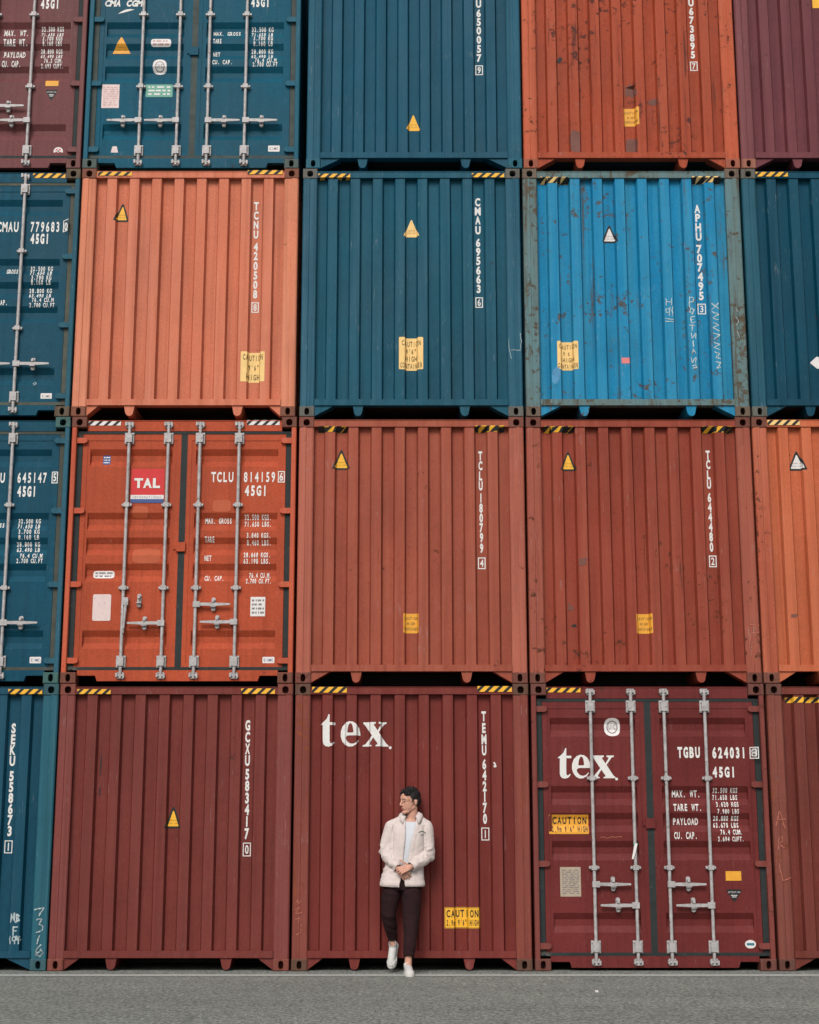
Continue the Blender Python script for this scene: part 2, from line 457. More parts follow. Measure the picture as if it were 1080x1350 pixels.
    def corner_post(s, sg, z0, z1, width):
        # folded plate: a flat outer face, a shallow fold and a return into the wall
        if s.door: pr = [(0, 0.16), (0, 0.014), (0.008, 0.006), (width-0.006, 0.006), (width, 0.012), (width, 0.11)]
        else: pr = [(0, 0.16), (0, 0.020), (0.012, 0.007), (width*0.46, 0.004), (width*0.50, 0.011), (width-0.012, 0.011), (width, 0.02), (width, 0.11)]
        pr = [(sg*(HW-0.003-a), y) for a, y in pr]; n = len(pr)
        rows = 16; v = []
        for k in range(rows+1):
            z = z0 + (z1-z0)*k/rows
            for a, y in pr:
                d = 0.0022*noise.noise((sg*3+s.seed*5, z*2.3, y*9))
                v.append((a, y + d, z))
        f = []
        for k in range(rows):
            f += [(k*n+i, k*n+i+1, (k+1)*n+i+1, (k+1)*n+i) for i in range(n-1)]
        m = MB(); m.add(v, f if sg < 0 else [q[::-1] for q in f])
        m.build('corner_post', s.post, s.root)
    # ---- closed end: corrugated sheet, header, sill, gussets and tunnel lugs
    def plain_end(s, gus=0.19):
        r = s.root
        for sg in (-1, 1): s.corner_post(sg, 0.115, CH-0.118, POST)
        xs = [x for x, y in PROF]; n = len(xs); v = []
        for k in range(ROWS+1):
            z = WZ0 + (WZ1-WZ0)*k/ROWS
            v += [(x, y + s.dented(x, z), z) for x, y in PROF]
        m = MB()
        m.add(v, [(k*n+i, k*n+i+1, (k+1)*n+i+1, (k+1)*n+i) for k in range(ROWS) for i in range(n-1)])
        m.build('end_wall', s.paint, r)
        ix = HW-0.163
        m = MB(); m.box(-ix, ix, 0.010, 0.12, CH-0.110, CH-0.036); m.box(-ix, ix, 0.004, 0.03, CH-0.040, CH-0.034)
        m.build('header_rail', s.post if s.rail_worn else s.paint, r)
        m = MB(); m.box(-ix, ix, 0.006, 0.12, 0.132, 0.198); m.box(-ix, ix, 0.003, 0.03, 0.129, 0.134)
        m.build('sill_rail', s.post if s.rail_worn else s.paint, r)
        for sg in (-1, 1):
            g = s.gus
            m = MB(); m.prism([(sg*ix, 0.012), (sg*ix, 0.128), (sg*(ix-g), 0.128)], 0.022, 0.16)
            m.build('gusset', s.paint, r)
            c = 0.585
            pts = [(sg*(c-0.062), 0.128), (sg*(c+0.055), 0.128), (sg*(c+0.035), 0.035), (sg*(c+0.02), 0.018), (sg*(c-0.005), 0.012), (sg*(c-0.03), 0.022), (sg*(c-0.045), 0.045)]
            if s.lugflip: pts = [(sg*2*c-x, z) for x, z in pts]
            m = MB(); m.prism(pts, 0.02, 1.6); m.build('tunnel_lug', s.paint, r)
    rail_worn = False; gus = 0.19; lugflip = False
    # ---- door end
    def door_end(s):
        r = s.root; ix = HW-0.163
        for sg in (-1, 1): s.corner_post(sg, 0.115, CH-0.118, 0.052)
        m = MB(); m.box(-ix, ix, 0.050, 0.12, CH-0.152, CH-0.036); m.box(-ix, ix, 0.044, 0.07, CH-0.040, CH-0.033)
        m.build('header_rail', s.paint, r)
        m = MB()
        a, b = 0.865, ix-0.004
        m.prism([(-ix, 0.144), (-ix, 0.088), (-a, 0.088), (-a+0.02, 0.03), (a-0.02, 0.03), (a, 0.088), (ix, 0.088), (ix, 0.144)], 0.050, 0.12)
        m.build('sill_rail', s.paint, r)
        m = MB()
        gx0, gx1 = DX1-0.004, HW-0.055
        for sg in (-1, 1): m.box(*sorted((sg*gx0, sg*gx1)), 0.060, 0.10, 0.146, CH-0.154)
        m.box(-gx1, gx1, 0.055, 0.098, DZ1-0.004, CH-0.153); m.box(-gx1, gx1, 0.055, 0.098, 0.145, DZ0+0.004)
        m.box(-DX0-0.004, DX0+0.004, 0.058, 0.102, DZ0, DZ1)
        m.build('rubber_gasket', s.gasket, r)
        s.doors = {}
        for sg in (-1, 1): s.doors[sg] = s.leaf(sg)
        m = MB(); z = DZ0 + 0.507*(DZ1-DZ0)
        m.box(-0.055, 0.045, 0.03, 0.062, z-0.05, z+0.05); m.box(-0.085, -0.055, 0.045, 0.062, z-0.025, z+0.025)
        m.build('lock_plate', s.paint, r)
    gasket = M_rubber; levers = None
    def leaf(s, sg):
        m = MB()
        zs = [z for z, y in DPROF]; g0, g1 = sg*GX0, sg*GX1
        def strip(xa, xb, prof):
            xa, xb = sorted((xa, xb))
            v = [(xa, y, z) for z, y in prof] + [(xb, y, z) for z, y in prof]; n = len(prof)
            m.add(v, [(i, i+n, i+1+n, i+1) for i in range(n-1)])
        flat = [(z, DY) for z in zs]
        strip(sg*DX0, g0, flat); strip(g1, sg*DX1, flat); strip(g0, g1, DPROF)
        for t in GROOVES:
            for gx, fl in ((g0, sg > 0), (g1, sg < 0)):
                q = [(gx, DY, t-0.195), (gx, DY+GD, t-0.13), (gx, DY+GD, t-0.066), (gx, DY, t)]
                m.add(q, [(0,1,2,3) if fl else (3,2,1,0)])
        xa, xb = sorted((sg*DX0, sg*DX1))
        m.add([(xa,DY,DZ0),(xb,DY,DZ0),(xb,DY,DZ1),(xa,DY,DZ1),(xa,.12,DZ0),(xb,.12,DZ0),(xb,.12,DZ1),(xa,.12,DZ1)],
              [(0,4,5,1),(1,5,6,2),(2,6,7,3),(3,7,4,0)])
        # raised outer frame
        fr = 0.006
        for a, b, z0, z1 in ((DX0, DX0+0.05, DZ0, DZ1), (DX1-0.055, DX1, DZ0, DZ1), (DX0+0.05, DX1-0.055, DZ1-0.075, DZ1), (DX0+0.05, DX1-0.055, DZ0, DZ0+0.045)):
            a, b = sorted((sg*a, sg*b)); m.box(a, b, DY-fr, DY-0.0005, z0, z1, skip='b')
        leaf = m.build('door', s.paint, s.root)
        for f in (0.968, 0.662, 0.347, 0.027):
            z = DZ0 + f*(DZ1-DZ0); h = MB()
            h.prism([(sg*(HW-0.012), z-0.030), (sg*(HW-0.012), z+0.030), (sg*(DX1-0.03), z+0.030), (sg*(DX1-0.055), z+0.018), (sg*(DX1-0.055), z-0.016), (sg*(DX1-0.03), z-0.030)], 0.024, 0.058)
            h.tube((sg*(HW-0.035), 0.03, z-0.05), (sg*(HW-0.035), 0.03, z+0.05), 0.016, n=8)
            h.build('hinge', s.post, leaf)
        for k, bx in enumerate((0.172, 0.597)):
            x = sg*bx; b = MB(); yb = 0.030
            b.tube((x, yb, 0.055), (x, yb, CH-0.055), 0.0175, n=12)
            for zt, up in ((DZ1-0.055, 1), (DZ0+0.06, -1)):
                b.box(x-0.050, x+0.050, 0.040, DY-fr-0.0005, zt-0.062, zt+0.062)
                b.box(x-0.032, x+0.032, 0.004, 0.040, zt-0.048, zt+0.048)
                for ddx in (-0.04, 0.04):
                    for ddz in (-0.045, 0.045): b.tube((x+ddx, 0.040, zt+ddz), (x+ddx, 0.033, zt+ddz), 0.009, n=6)
            for zt in (CH-0.085, 0.085):
                b.box(x-0.036, x+0.036, 0.036, 0.0495, zt-0.034, zt+0.034); b.tube((x-0.030, 0.026, zt), (x+0.030, 0.026, zt), 0.013, n=8)
                b.box(x-0.046, x-0.028, 0.004, 0.0495, zt-0.016, zt+0.026); b.box(x+0.028, x+0.046, 0.004, 0.0495, zt-0.026, zt+0.016)
            for f in (0.687, 0.332):
                zt = DZ0 + f*(DZ1-DZ0)
                b.box(x-0.05, x+0.05, 0.034, DY-0.0005, zt-0.016, zt+0.016); b.box(x-0.028, x+0.028, 0.006, 0.034, zt-0.024, zt+0.024)
                for ddx in (-0.042, 0.042): b.tube((x+ddx, 0.034, zt), (x+ddx, 0.024, zt), 0.013, n=6)
            b.build('locking_bar', M_galv, leaf)
            spec = (s.levers or {}).get((sg, k))
            if spec:
                zf, dr = spec; z = DZ0 + zf*(DZ1-DZ0); h = MB()
                if dr == 0:               # lever left hanging down beside its bar
                    h.box(x+0.004, x+0.058, 0.000, 0.05, z-0.03, z+0.05)
                    h.tube((x+0.035, 0.012, z), (x+0.016, 0.014, z-0.33), 0.017, 0.011, n=8)
                    cx, cz = x+0.17, z+0.02
                else:
                    h.box(*sorted((x-dr*0.024, x+dr*0.05)), 0.000, 0.052, z-0.030, z+0.030)
                    h.prism([(x+dr*0.05, z+0.016), (x+dr*0.05, z-0.016), (x+dr*0.20, z-0.019), (x+dr*0.37, z-0.009), (x+dr*0.37, z+0.009), (x+dr*0.20, z+0.017)], 0.006, 0.022)
                    cx, cz = x+dr*0.19, z
                h.build('handle', M_galv, leaf)
                c = MB()
                c.prism(rounded([(cx-0.022, cz-0.07), (cx+0.022, cz-0.07), (cx+0.022, cz+0.075), (cx-0.022, cz+0.075)], 0.02), 0.050, DY-0.0005)
                c.tube((cx, 0.05, cz+0.048), (cx, 0.034, cz+0.048), 0.020, n=10); c.tube((cx, 0.05, cz-0.046), (cx, 0.030, cz-0.046), 0.023, n=10)
                c.box(cx-0.028, cx+0.028, -0.002, 0.05, cz-0.030, cz-0.022); c.box(cx-0.012, cx+0.012, -0.006, 0.05, cz+0.022, cz+0.05)
                c.build('handle_catch', M_galv, leaf)
        return leaf
    # ---- markings, placed where they sit on the end face
    def on(s, u):                                    # the leaf under an image column, or the container itself
        return s.doors[1 if s.px(u, 600 if s.z < 6 else 200)[0] > 0 else -1] if s.door else s.root
    def R4(s, u0, v0, u1, v1):
        a = s.px(u0, v1); b = s.px(u1, v0); return a[0], b[0], a[1], b[1]
    def code(s, chars, h, w, box=None, boxw=None, solid=False):
        ink = Ink()
        for ch, u, v in chars:
            x, z = s.px(u, v); ink.char(ch, x, z-h/2, h, w*1.06, 0.045)
        layers = [(ink, M_white)]
        if box:
            ch, u, v = box; x, z = s.px(u, v); bw = boxw or max(w*1.5, 0.082); bh = h*1.32
            ink.char(ch, x, z-h*0.42, h*0.84, max(w*0.85, 0.047), 0.02)
            if solid:
                p = Ink().rect(x-bw/2, x+bw/2, z-bh/2, z+bh/2); q = Ink().char(ch, x, z-h*0.42, h*0.84, max(w*0.85, 0.047), 0.02) or None
                ink.frame(x-bw/2, x+bw/2, z-bh/2, z+bh/2, 0.011)
                p.bm.free()
            else: ink.frame(x-bw/2, x+bw/2, z-bh/2, z+bh/2, 0.009)
        return s.sheet('identification_code', layers, host=s.root)
    def text(s, name, lines, mat=M_white, bold=0.02, host=None, fill=0.8, shear=0.0, box=None):
        for k, (t, u0, u1, v, hp) in enumerate(lines):   # text, pixel left and right, pixel centre, height in pixels
            ink = Ink(); x0, z0 = s.px(u0, v+hp/2); x1, z1 = s.px(u1, v-hp/2)
            ink.line(t, x0, x1, z0, z1-z0, bold, fill, shear)
            if box and k == len(lines)-1:
                x0, x1, z0, z1 = s.R4(*box); ink.frame(x0, x1, z0, z1, 0.010)
            s.sheet(name, [(ink, mat)], host=host or s.on(lines[0][1]))
    def stripes(s, u0, v0, u1, v1, light=M_yellow, n=3.7, ph=0.15):
        x0, x1, z0, z1 = s.R4(u0, v0, u1, v1); h = z1-z0
        base = Ink().rect(x0, x1, z0, z1); st = Ink(); p = (x1-x0)/n; sl = h*1.05
        k = -2
        while k < n+1:
            a = x0 + (k+ph)*p; b = a + p*0.56; k += 1
            pts = []                                   # clip the slanted bar to the tape
            for X, Z in ((a, z0), (b, z0), (b+sl, z1), (a+sl, z1)): pts.append((X, Z))
            def clip(P, lim, sgn):
                out = []
                for i in range(len(P)):
                    A, B = P[i-1], P[i]; ia = sgn*(A[0]-lim) >= 0; ib = sgn*(B[0]-lim) >= 0
                    if ia != ib:
                        t = (lim-A[0])/(B[0]-A[0]); out.append((lim, A[1]+t*(B[1]-A[1])))
                    if ib: out.append(B)
                return out
            pts = clip(clip(pts, x0, 1), x1, -1) if pts else []
            if len(pts) >= 3: st.poly(pts)
        return s.sheet('hazard_stripe', [(base, M_black), (st, light)], host=s.root)
    def triangle(s, u, v0, v1, wpx, fill=M_yellow, border=True, lines=True, skew=0):
        x0, x1, z0, z1 = s.R4(u-wpx/2, v0, u+wpx/2, v1)
        xc = (x0+x1)/2; d = 0.012
        layers = []
        outer = rounded([(x0, z0), (x1, z0), (xc+0.010+skew, z1), (xc-0.010+skew, z1)], 0.010)
        if border: layers.append((Ink().poly(outer), M_black))
        k = 0.020 if border else 0.002
        layers.append((Ink().poly(rounded([(x0+k*1.5, z0+k), (x1-k*1.5, z0+k), (xc+0.005+skew, z1-k*1.9), (xc-0.005+skew, z1-k*1.9)], 0.006)), fill))
        if lines:
            ww = (x1-x0); h = z1-z0; ink = Ink()
            ink.line('WARNING', xc-ww*0.22, xc+ww*0.22, z0+h*0.34, h*0.07, 0.0, 0.7)
            ink.line('HIGH LOAD', xc-ww*0.26, xc+ww*0.26, z0+h*0.20, h*0.07, 0.0, 0.7)
            layers.append((ink, M_ink))
        return s.sheet('warning_sticker', layers, host=s.on(u))
    def caution(s, u0, v0, u1, v1, lines, fill=M_pale_yellow, ink=M_black, bold=0.02, frame=False):
        x0, x1, z0, z1 = s.R4(u0, v0, u1, v1); H = z1-z0; W = x1-x0
        base = Ink().poly(rounded([(x0, z0), (x1, z0), (x1, z1), (x0, z1)], 0.012)); t = Ink()
        for txt, fx0, fx1, fz, fh in lines: t.line(txt, x0+fx0*W, x0+fx1*W, z0+fz*H, fh*H, bold, 0.78)
        if frame: t.frame(x0+0.004, x1-0.004, z0+0.004, z1-0.004, 0.004)
        return s.sheet('caution_sticker', [(base, fill), (t, ink)], host=s.on(u0))
    def plate(s, name, u0, v0, u1, v1, mat, ink=None, rows=0, r=0.01, seed=1, title=None, tink=None):
        x0, x1, z0, z1 = s.R4(u0, v0, u1, v1); L = [(Ink().poly(rounded([(x0,z0),(x1,z0),(x1,z1),(x0,z1)], r)), mat)]
        if rows:
            rnd = random.Random(seed); t = Ink(); H = z1-z0; W = x1-x0
            for i in range(rows):
                z = z0 + H*(0.08 + 0.84*(i+0.3)/rows); a = x0+W*0.1
                while a < x1-W*0.16:
                    b = min(a + W*rnd.uniform(0.06, 0.3), x1-W*0.08); t.rect(a, b, z, z+H*0.38/rows); a = b + W*rnd.uniform(0.03, 0.12)
            L.append((t, ink))
        if title:
            t = Ink(); H = z1-z0; W = x1-x0; t.line(title, x0+W*0.12, x1-W*0.12, z0+H*0.28, H*0.44, 0.01, 0.8); L.append((t, tink or M_blue_film))
        return s.sheet(name, L, host=s.on(u0))
    def weights(s, u0, rows, left=(), hp=5.2, cw=4.6):
        """rows: (text, pixel y); the figures are a right-hand table, the words a left-hand one"""
        lines = []
        for t, v, *o in rows:
            a = o[0] if o else u0; b = o[1] if len(o) > 1 else a + cw*len(t)*0.78
            lines.append((t, a, b, v, hp))
        for t, a, b, v, h in left: lines.append((t, a, b, v, h))
        return s.text('weight_line', lines, bold=0.032, fill=0.88, host=s.on(u0))
    def chalk(s, strokes, wd=0.012, mat=M_chalk):
        groups = []                                   # strokes that touch or nearly touch make one mark
        for st in strokes:
            bb = [min(u for u, v in st)-3, max(u for u, v in st)+3, min(v for u, v in st)-3, max(v for u, v in st)+3]; merged = [st]
            keep = []
            for g, gb in groups:
                if bb[0] < gb[1] and gb[0] < bb[1] and bb[2] < gb[3] and gb[2] < bb[3]:
                    merged = g + merged; bb = [min(bb[0], gb[0]), max(bb[1], gb[1]), min(bb[2], gb[2]), max(bb[3], gb[3])]
                else: keep.append((g, gb))
            groups = keep + [(merged, bb)]
        for g, gb in groups: s.chalk_one(g, wd, mat)
    def chalk_one(s, strokes, wd, mat):
        ink = Ink()
        for st in strokes:
            
            rnd = random.Random(int(st[0][0]*7+st[0][1])); P = []
            for (u, v), (u2, v2) in zip(st, st[1:]):
                for k in range(3):
                    f = k/3; P.append(s.px(u+(u2-u)*f+rnd.gauss(0, .35), v+(v2-v)*f+rnd.gauss(0, .35)))
            P.append(s.px(*st[-1]))
            for p, q in zip(P, P[1:]): ink.stroke([p, q], wd*rnd.uniform(0.55, 1.1))
        return s.sheet('chalk_mark', [(ink, mat)], host=s.root)
    def patch(s, name, u0, v0, u1, v1, mat, jag=0.15, seed=3):
        x0, x1, z0, z1 = s.R4(u0, v0, u1, v1); rnd = random.Random(seed); n = 18; pts = []
        for i in range(n):
            a = 2*math.pi*i/n; c, q = math.cos(a), math.sin(a); k = (abs(c)**6+abs(q)**6)**(-1/6)*(1-jag*rnd.random())
            pts.append(((x0+x1)/2+(x1-x0)/2*c*k, (z0+z1)/2+(z1-z0)/2*q*k))
        return s.sheet(name, [(Ink().poly(pts), mat)], host=s.on(u0))

# ---------------------------------------------------------------- the stacked containers
def cast(name, c, seed): return paint(name, c, 0.35, 0.55, seed, dirt=0.5)
RUSTY = S(104, 66, 54); GREYTEAL = S(72, 92, 92); BROWN = S(92, 64, 56)
BLUE = S(22, 84, 110)
def mk(x, row, label, col, seed, post=None, castc=None, door=False, levers=None, gasket=None, dy=0.0, dent=0.004,
       fade=0.25, rust=0.15, postrust=None, gus=0.19, lugflip=False, fadecol=None, rough=0.58, rail_worn=False, postfade=None, fleck=0.6, dirt=0.3, postrustcol=RUST, panelrust=RUST):
    pm = paint('container_paint', col, fade, rust, seed, fadecol, rustcol=panelrust, rough=rough, fleck=fleck, dirt=dirt)
    po = paint('post_paint', post or col, postfade if postfade is not None else fade+0.15, postrust if postrust is not None else rust+0.15, seed+0.5, fadecol, rustcol=postrustcol, fleck=fleck, dirt=dirt+0.1)
    cm = cast('casting_paint', castc or tuple(a*0.55+b*0.45 for a, b in zip(col, RUSTY)), seed+0.25)
    a = dict(gus=gus, lugflip=lugflip, rail_worn=rail_worn, levers=levers, gasket=gasket or M_rubber)
    K = type('K', (Container,), a)
    return K(x, row, label, pm, po, cm, dy, dent, seed, door)

# --- bottom row -------------------------------------------------
c = mk(-4.912, 0, 'blue corrugated container on the asphalt with chalked digits near its base', S(6, 70, 92), 1,
       post=S(34, 92, 108), castc=S(52, 88, 96), fade=0.3, rust=0.1, gus=0.26)
c.code([(ch, 17-i*0.55-(0.5 if i > 3 else 0), v) for i, (ch, v) in enumerate(zip('SEKU558673', (960,974.5,988.5,1003,1023,1037.5,1052,1066.5,1081,1095.6)))], 0.098, 0.054, ('1', 10, 1116.5))
c.stripes(12, 909, 57, 916)
c.chalk([[(15,1216),(16,1205),(18,1213),(20,1204),(21,1216)], [(22,1216),(23,1205),(26,1207),(24,1210),(26,1213),(22,1216)],
         [(18,1222),(18,1233)], [(18,1222),(24,1222)], [(18,1227),(22,1227)],
         [(14,1234),(14,1244)], [(21,1240),(17,1240),(18,1235),(21,1235),(20,1244)], [(23,1234),(23,1239),(27,1239)], [(26,1234),(25,1244)]], 0.013)
c.chalk([[(47,1199),(60,1196),(53,1207)], [(50,1212),(57,1211),(53,1218),(58,1221),(56,1227),(49,1229)], [(53,1233),(50,1244)],
         [(55,1245),(49,1253),(49,1259),(54,1260),(58,1256),(56,1252),(50,1256)]], 0.013)

c = mk(-2.460, 0, 'maroon corrugated container on the asphalt with a single yellow triangle at mid height', S(112, 50, 45), 2,
       post=S(124, 62, 58), castc=S(120, 64, 54), fade=0.2, rust=0.08, dent=0.005, gus=0.16)
c.code([(ch, 326.3-i*0.15, v) for i, (ch, v) in enumerate(zip('GCXU583417', (956,971.5,987,1002.5,1020.5,1036,1052,1067.5,1083,1099)))], 0.104, 0.048, ('0', 325, 1120))
c.stripes(103, 909, 147, 915.5); c.stripes(318.5, 908, 363, 915)
c.triangle(228, 1064, 1092, 23)
c.patch('scrape_mark', 130.5, 993, 134, 1024, M_black, 0.5, 4); c.patch('scrape_mark', 129, 1036, 132, 1051, M_black, 0.7, 9)

c = mk(0.000, 0, 'maroon corrugated container with large white serif letters, standing behind the man', S(114, 46, 42), 3,
       post=S(126, 64, 56), castc=S(96, 66, 54), fade=0.25, rust=0.2, postrust=0.8, gus=0.16, fadecol=S(150, 82, 70), postrustcol=S(176, 92, 56))
# serif word: outlines in photo pixels, baseline 984
def contour(c, pts): return [c.px(u, v) for u, v in pts]
def arc(cx, cy, rx, ry, a0, a1, n=14): return [(cx+rx*math.cos(R(a0+(a1-a0)*i/n)), cy-ry*math.sin(R(a0+(a1-a0)*i/n))) for i in range(n+1)]
def serif_word(c, tx, ex, xx, base, k, dot, mat=M_white):
    cs = []
    T = [(11.3,-44),(11.3,-33),(18.6,-33),(18.6,-29.3),(11.3,-29.3),(11.3,-7.5),(12,-4.6),(14,-4.2),(16.8,-6.6),(17.8,-5.2),(14.5,-1.0),(10,0.5),(5.5,-0.2),(2.6,-3.2),(1.8,-7.5),(1.8,-29.3),(-1.0,-29.3),(-1.0,-30.4),(2.5,-33),(7.5,-38),(9.8,-44)]
    cs.append([(tx+x*k, base+y*k) for x, y in T])
    E = arc(13, -17, 13.6, 17.6, 2, 330) + arc(15.6, -15.2, 9.6, 11.6, -36, -165) + [(9.4,-15.0),(26.6,-15.0)]
    cs.append([(ex+x*k, base+y*k) for x, y in E])
    E2 = [(9.2, -18.6)] + arc(13.2, -18.6, 4.2, 13.2, 178, 2, 12)
    cs.append([(ex+x*k, base+y*k) for x, y in E2])
    X = [(-0.5,-33.3),(16.8,-33.3),(16.8,-31.2),(14.2,-30.4),(14.3,-29),(19.2,-21.8),(23.4,-28.5),(23.6,-30.3),(20.8,-31.2),(20.8,-33.3),(31.5,-33.3),(31.5,-31.3),(28,-30.2),(20.8,-19.4),(31.2,-3.6),(34,-1.7),(34,0),(16.4,0),(16.4,-1.7),(19.2,-2.7),(19,-4.2),(13.2,-12.4),(8.2,-4),(8.1,-2.4),(10.8,-1.7),(10.8,0),(-1.5,0),(-1.5,-1.7),(2.2,-3),(11.6,-14.8),(2.4,-28.5),(-0.5,-31.3)]
    cs.append([(xx+x*k, base+y*k) for x, y in X])
    cs.append(arc(dot[0], dot[1], 1.9, 1.9, 0, 340, 10))
    v, f = outline([contour(c, q) for q in cs])
    ink = Ink(); ink.raw(v, f, lambda x, y: (x, y)); bmesh.ops.triangulate(ink.bm, faces=ink.bm.faces[:])
    return c.sheet('logo', [(ink, mat)], host=c.on(tx))
serif_word(c, 424, 449.5, 479.5, 984, 0.96, (514.5, 985.5))
c.code([(ch, 638+i*0.2, v) for i, (ch, v) in enumerate(zip('TEMU642170', (944,959.5,974.5,989,1007.5,1022,1036.5,1050.5,1065,1079.5)))], 0.098, 0.044, ('1', 640.2, 1099.5))
c.stripes(412, 906, 457.5, 913.5); c.stripes(629.5, 905, 674.5, 912.5)
c.caution(586, 1196, 633, 1224, [('CAUTION', 0.06, 0.95, 0.53, 0.34), ("2,9m 9'6\" HIGH", 0.06, 0.95, 0.13, 0.27)], M_yellow, M_black, 0.03, True)
c.chalk([[(390,1190),(392,1186),(394,1192),(397,1187)], [(389,1199),(396,1196),(390,1204),(398,1203)], [(390,1212),(396,1209),(394,1216)], [(395,1220),(399,1218),(396,1226),(400,1225)], [(391,1232),(398,1228)]], 0.008, M_chalk_red)
c.chalk([[(651,1006),(652.5,1008),(652,1010.5),(654,1010)]], 0.02, M_white)

c = mk(2.464, 0, 'maroon container on the asphalt with closed doors, silver bars and white lettering', S(108, 44, 43), 4,
       post=S(122, 60, 54), castc=S(106, 62, 54), door=True, fade=0.15, rust=0.14, postrust=0.6, rough=0.38,
       levers={(-1,1):(0.267,1), (-1,0):(0.185,-1), (1,0):(0.267,1), (1,1):(0.185,-1)})
c.stripes(720, 906, 765, 913)
serif_word(c, 736.5, 754.5, 781, 1026, 0.90, (813, 1027))
c.caution(724, 1074, 776, 1099.5, [('CAUTION', 0.10, 0.95, 0.52, 0.36), ("2,9m 9'6\" HIGH", 0.07, 0.97, 0.11, 0.29)], M_ochre, M_black, 0.03)
x, z = c.px(807.5, 958.5)
c.sheet('emblem_sticker', [(Ink().poly(rounded([(x-.083, z-.095), (x+.083, z-.095), (x+.083, z+.095), (x-.083, z+.095)], 0.08)), M_paper),
    (Ink().ellipse(x, z, 0.058, 0.068), M_grey_ink), (Ink().ellipse(x, z, 0.047, 0.057), M_paper),
    (Ink().line('UIC', x-0.036, x+0.036, z-0.025, 0.055, 0.02), M_grey_ink)], host=c.on(800))
c.plate('data_plate', 739, 1143, 765.5, 1182, M_beige, M_grey_ink, 13, 0.008, 5)
c.text('identification_code', [('TGBU', 893.5, 922.5, 992, 13.5), ('624031', 939, 983, 992.5, 13.5), ('8', 990.2, 996.8, 992.5, 10.5)], bold=0.05, box=(988.5, 985, 998.5, 1000.5), host=c.doors[1])
c.text('size_code', [('45G1', 939.5, 969.5, 1018, 13)], bold=0.05)
c.weights(940, [('32.500 KGS', 1042, 940, 973), ('71.650 LBS', 1051.3, 940, 973), ('3.620 KGS', 1060.5, 944, 974), ('7.980 LBS', 1069.8, 946, 974.5), ('28.880 KGS', 1079, 941, 974.5), ('63.670 LBS', 1088, 941, 974.5), ('76.4 CUM.', 1097, 950, 979), ('2.694 CUFT.', 1106.2, 946.5, 981)],
    left=[('MAX. WT.', 887, 924, 1046.5, 9), ('TARE WT.', 888, 925.5, 1064.5, 9), ('PAYLOAD', 888, 921, 1083, 9), ('CU. CAP.', 889, 919.5, 1101.5, 9)], hp=6.4)
c.plate('sticker', 957, 1148.5, 977, 1161, M_ochre, None, 0, 0.004)
def inverted(c, u0, v0, u1, v1, mat, ink):
    x0, x1, z0, z1 = c.R4(u0, v0, u1, v1); xc = (x0+x1)/2
    t = Ink(); W = x1-x0; H = z1-z0
    t.line('ATTENTION', x0+W*0.12, x1-W*0.12, z0+H*0.68, H*0.16, 0.0); t.rect(xc-W*0.2, xc+W*0.2, z0+H*0.46, z0+H*0.52); t.rect(xc-W*0.14, xc+W*0.14, z0+H*0.33, z0+H*0.39)
    c.sheet('warning_sticker', [(Ink().poly(rounded([(xc-.012, z0), (xc+.012, z0), (x1, z1-.01), (x1-.01, z1), (x0+.01, z1), (x0, z1-.01)], 0.008)), mat), (t, ink)], host=c.on(u0))
inverted(c, 958, 1172.5, 978, 1188, M_black, M_paper)
x, z = c.px(989.5, 1244.8)
c.sheet('sticker', [(Ink().ellipse(x, z, 0.056, 0.042), M_paper), (Ink().line('HAPAG', x-.036, x+.036, z-.012, .024, .02) if False else Ink().rect(x-.038, x+.038, z-.012, z+.012), M_teal_ink)], host=c.doors[1])
c.chalk([[(792,1104),(796,1103),(800,1105),(806,1103),(812,1104),(820,1103)]], 0.006, M_chalk_red)
door_blue_row0 = c

c = mk(4.928, 0, 'red maroon corrugated container on the asphalt with chalk marks down its post', S(110, 51, 43), 5,
       post=S(124, 66, 56), castc=S(98, 62, 54), fade=0.25, rust=0.2, postrust=0.8, gus=0.22, postrustcol=S(170, 90, 60))
c.stripes(1036, 919, 1081, 926.5)
c.chalk([[(1022,1088),(1027,1069),(1034,1092)], [(1023,1081),(1034,1080)], [(1025,1119),(1026,1104),(1030,1103),(1031,1110),(1026,1112),(1033,1118)], [(1026,1139),(1031,1161),(1042,1157)]], 0.010, M_chalk_red)

# --- second row -------------------------------------------------
c = mk(-4.924, 1, 'blue container with door bars, beside the orange red container with closed doors', S(8, 72, 94), 6,
       post=S(34, 88, 108), castc=S(62, 98, 96), door=True, fade=0.15, rust=0.12, postrust=0.22,
       gasket=plain('worn_rubber', S(72, 76, 70), 0.8, 0.25, 8), levers={(1,1):(0.185,1), (1,0):(0.185,1), (-1,0):(0.185,-1), (-1,1):(0.185,-1)})
c.text('identification_code', [('U', 0.3, 7, 630, 13), ('645147', 22.5, 62.5, 630, 13.2), ('5', 69.6, 75.4, 629.5, 10.5)], bold=0.03, box=(68, 622, 77, 637.5), host=c.doors[1])
c.text('size_code', [('45G1', 22.5, 48.5, 648, 13)], bold=0.05, host=c.doors[1])
c.weights(22, [('32.500 KG', 686.3, 23, 53), ('71.650 LB', 693.5, 22.5, 52.5), ('3.700 KG', 701, 24, 52.5), ('8.160 LB', 708.3, 24, 52), ('28.800 KG', 717, 21, 52), ('63.490 LB', 724.3, 21, 52), ('76.4 CU.M', 732.7, 26, 56), ('2.700 CU.FT', 739.5, 21.5, 56.5)], left=[('GROSS', -13, 5.5, 692, 6)], hp=5.8)
c.plate('maker_sticker', 39, 866, 54.5, 874.5, M_paper, title='CIMC', tink=M_blue_film)

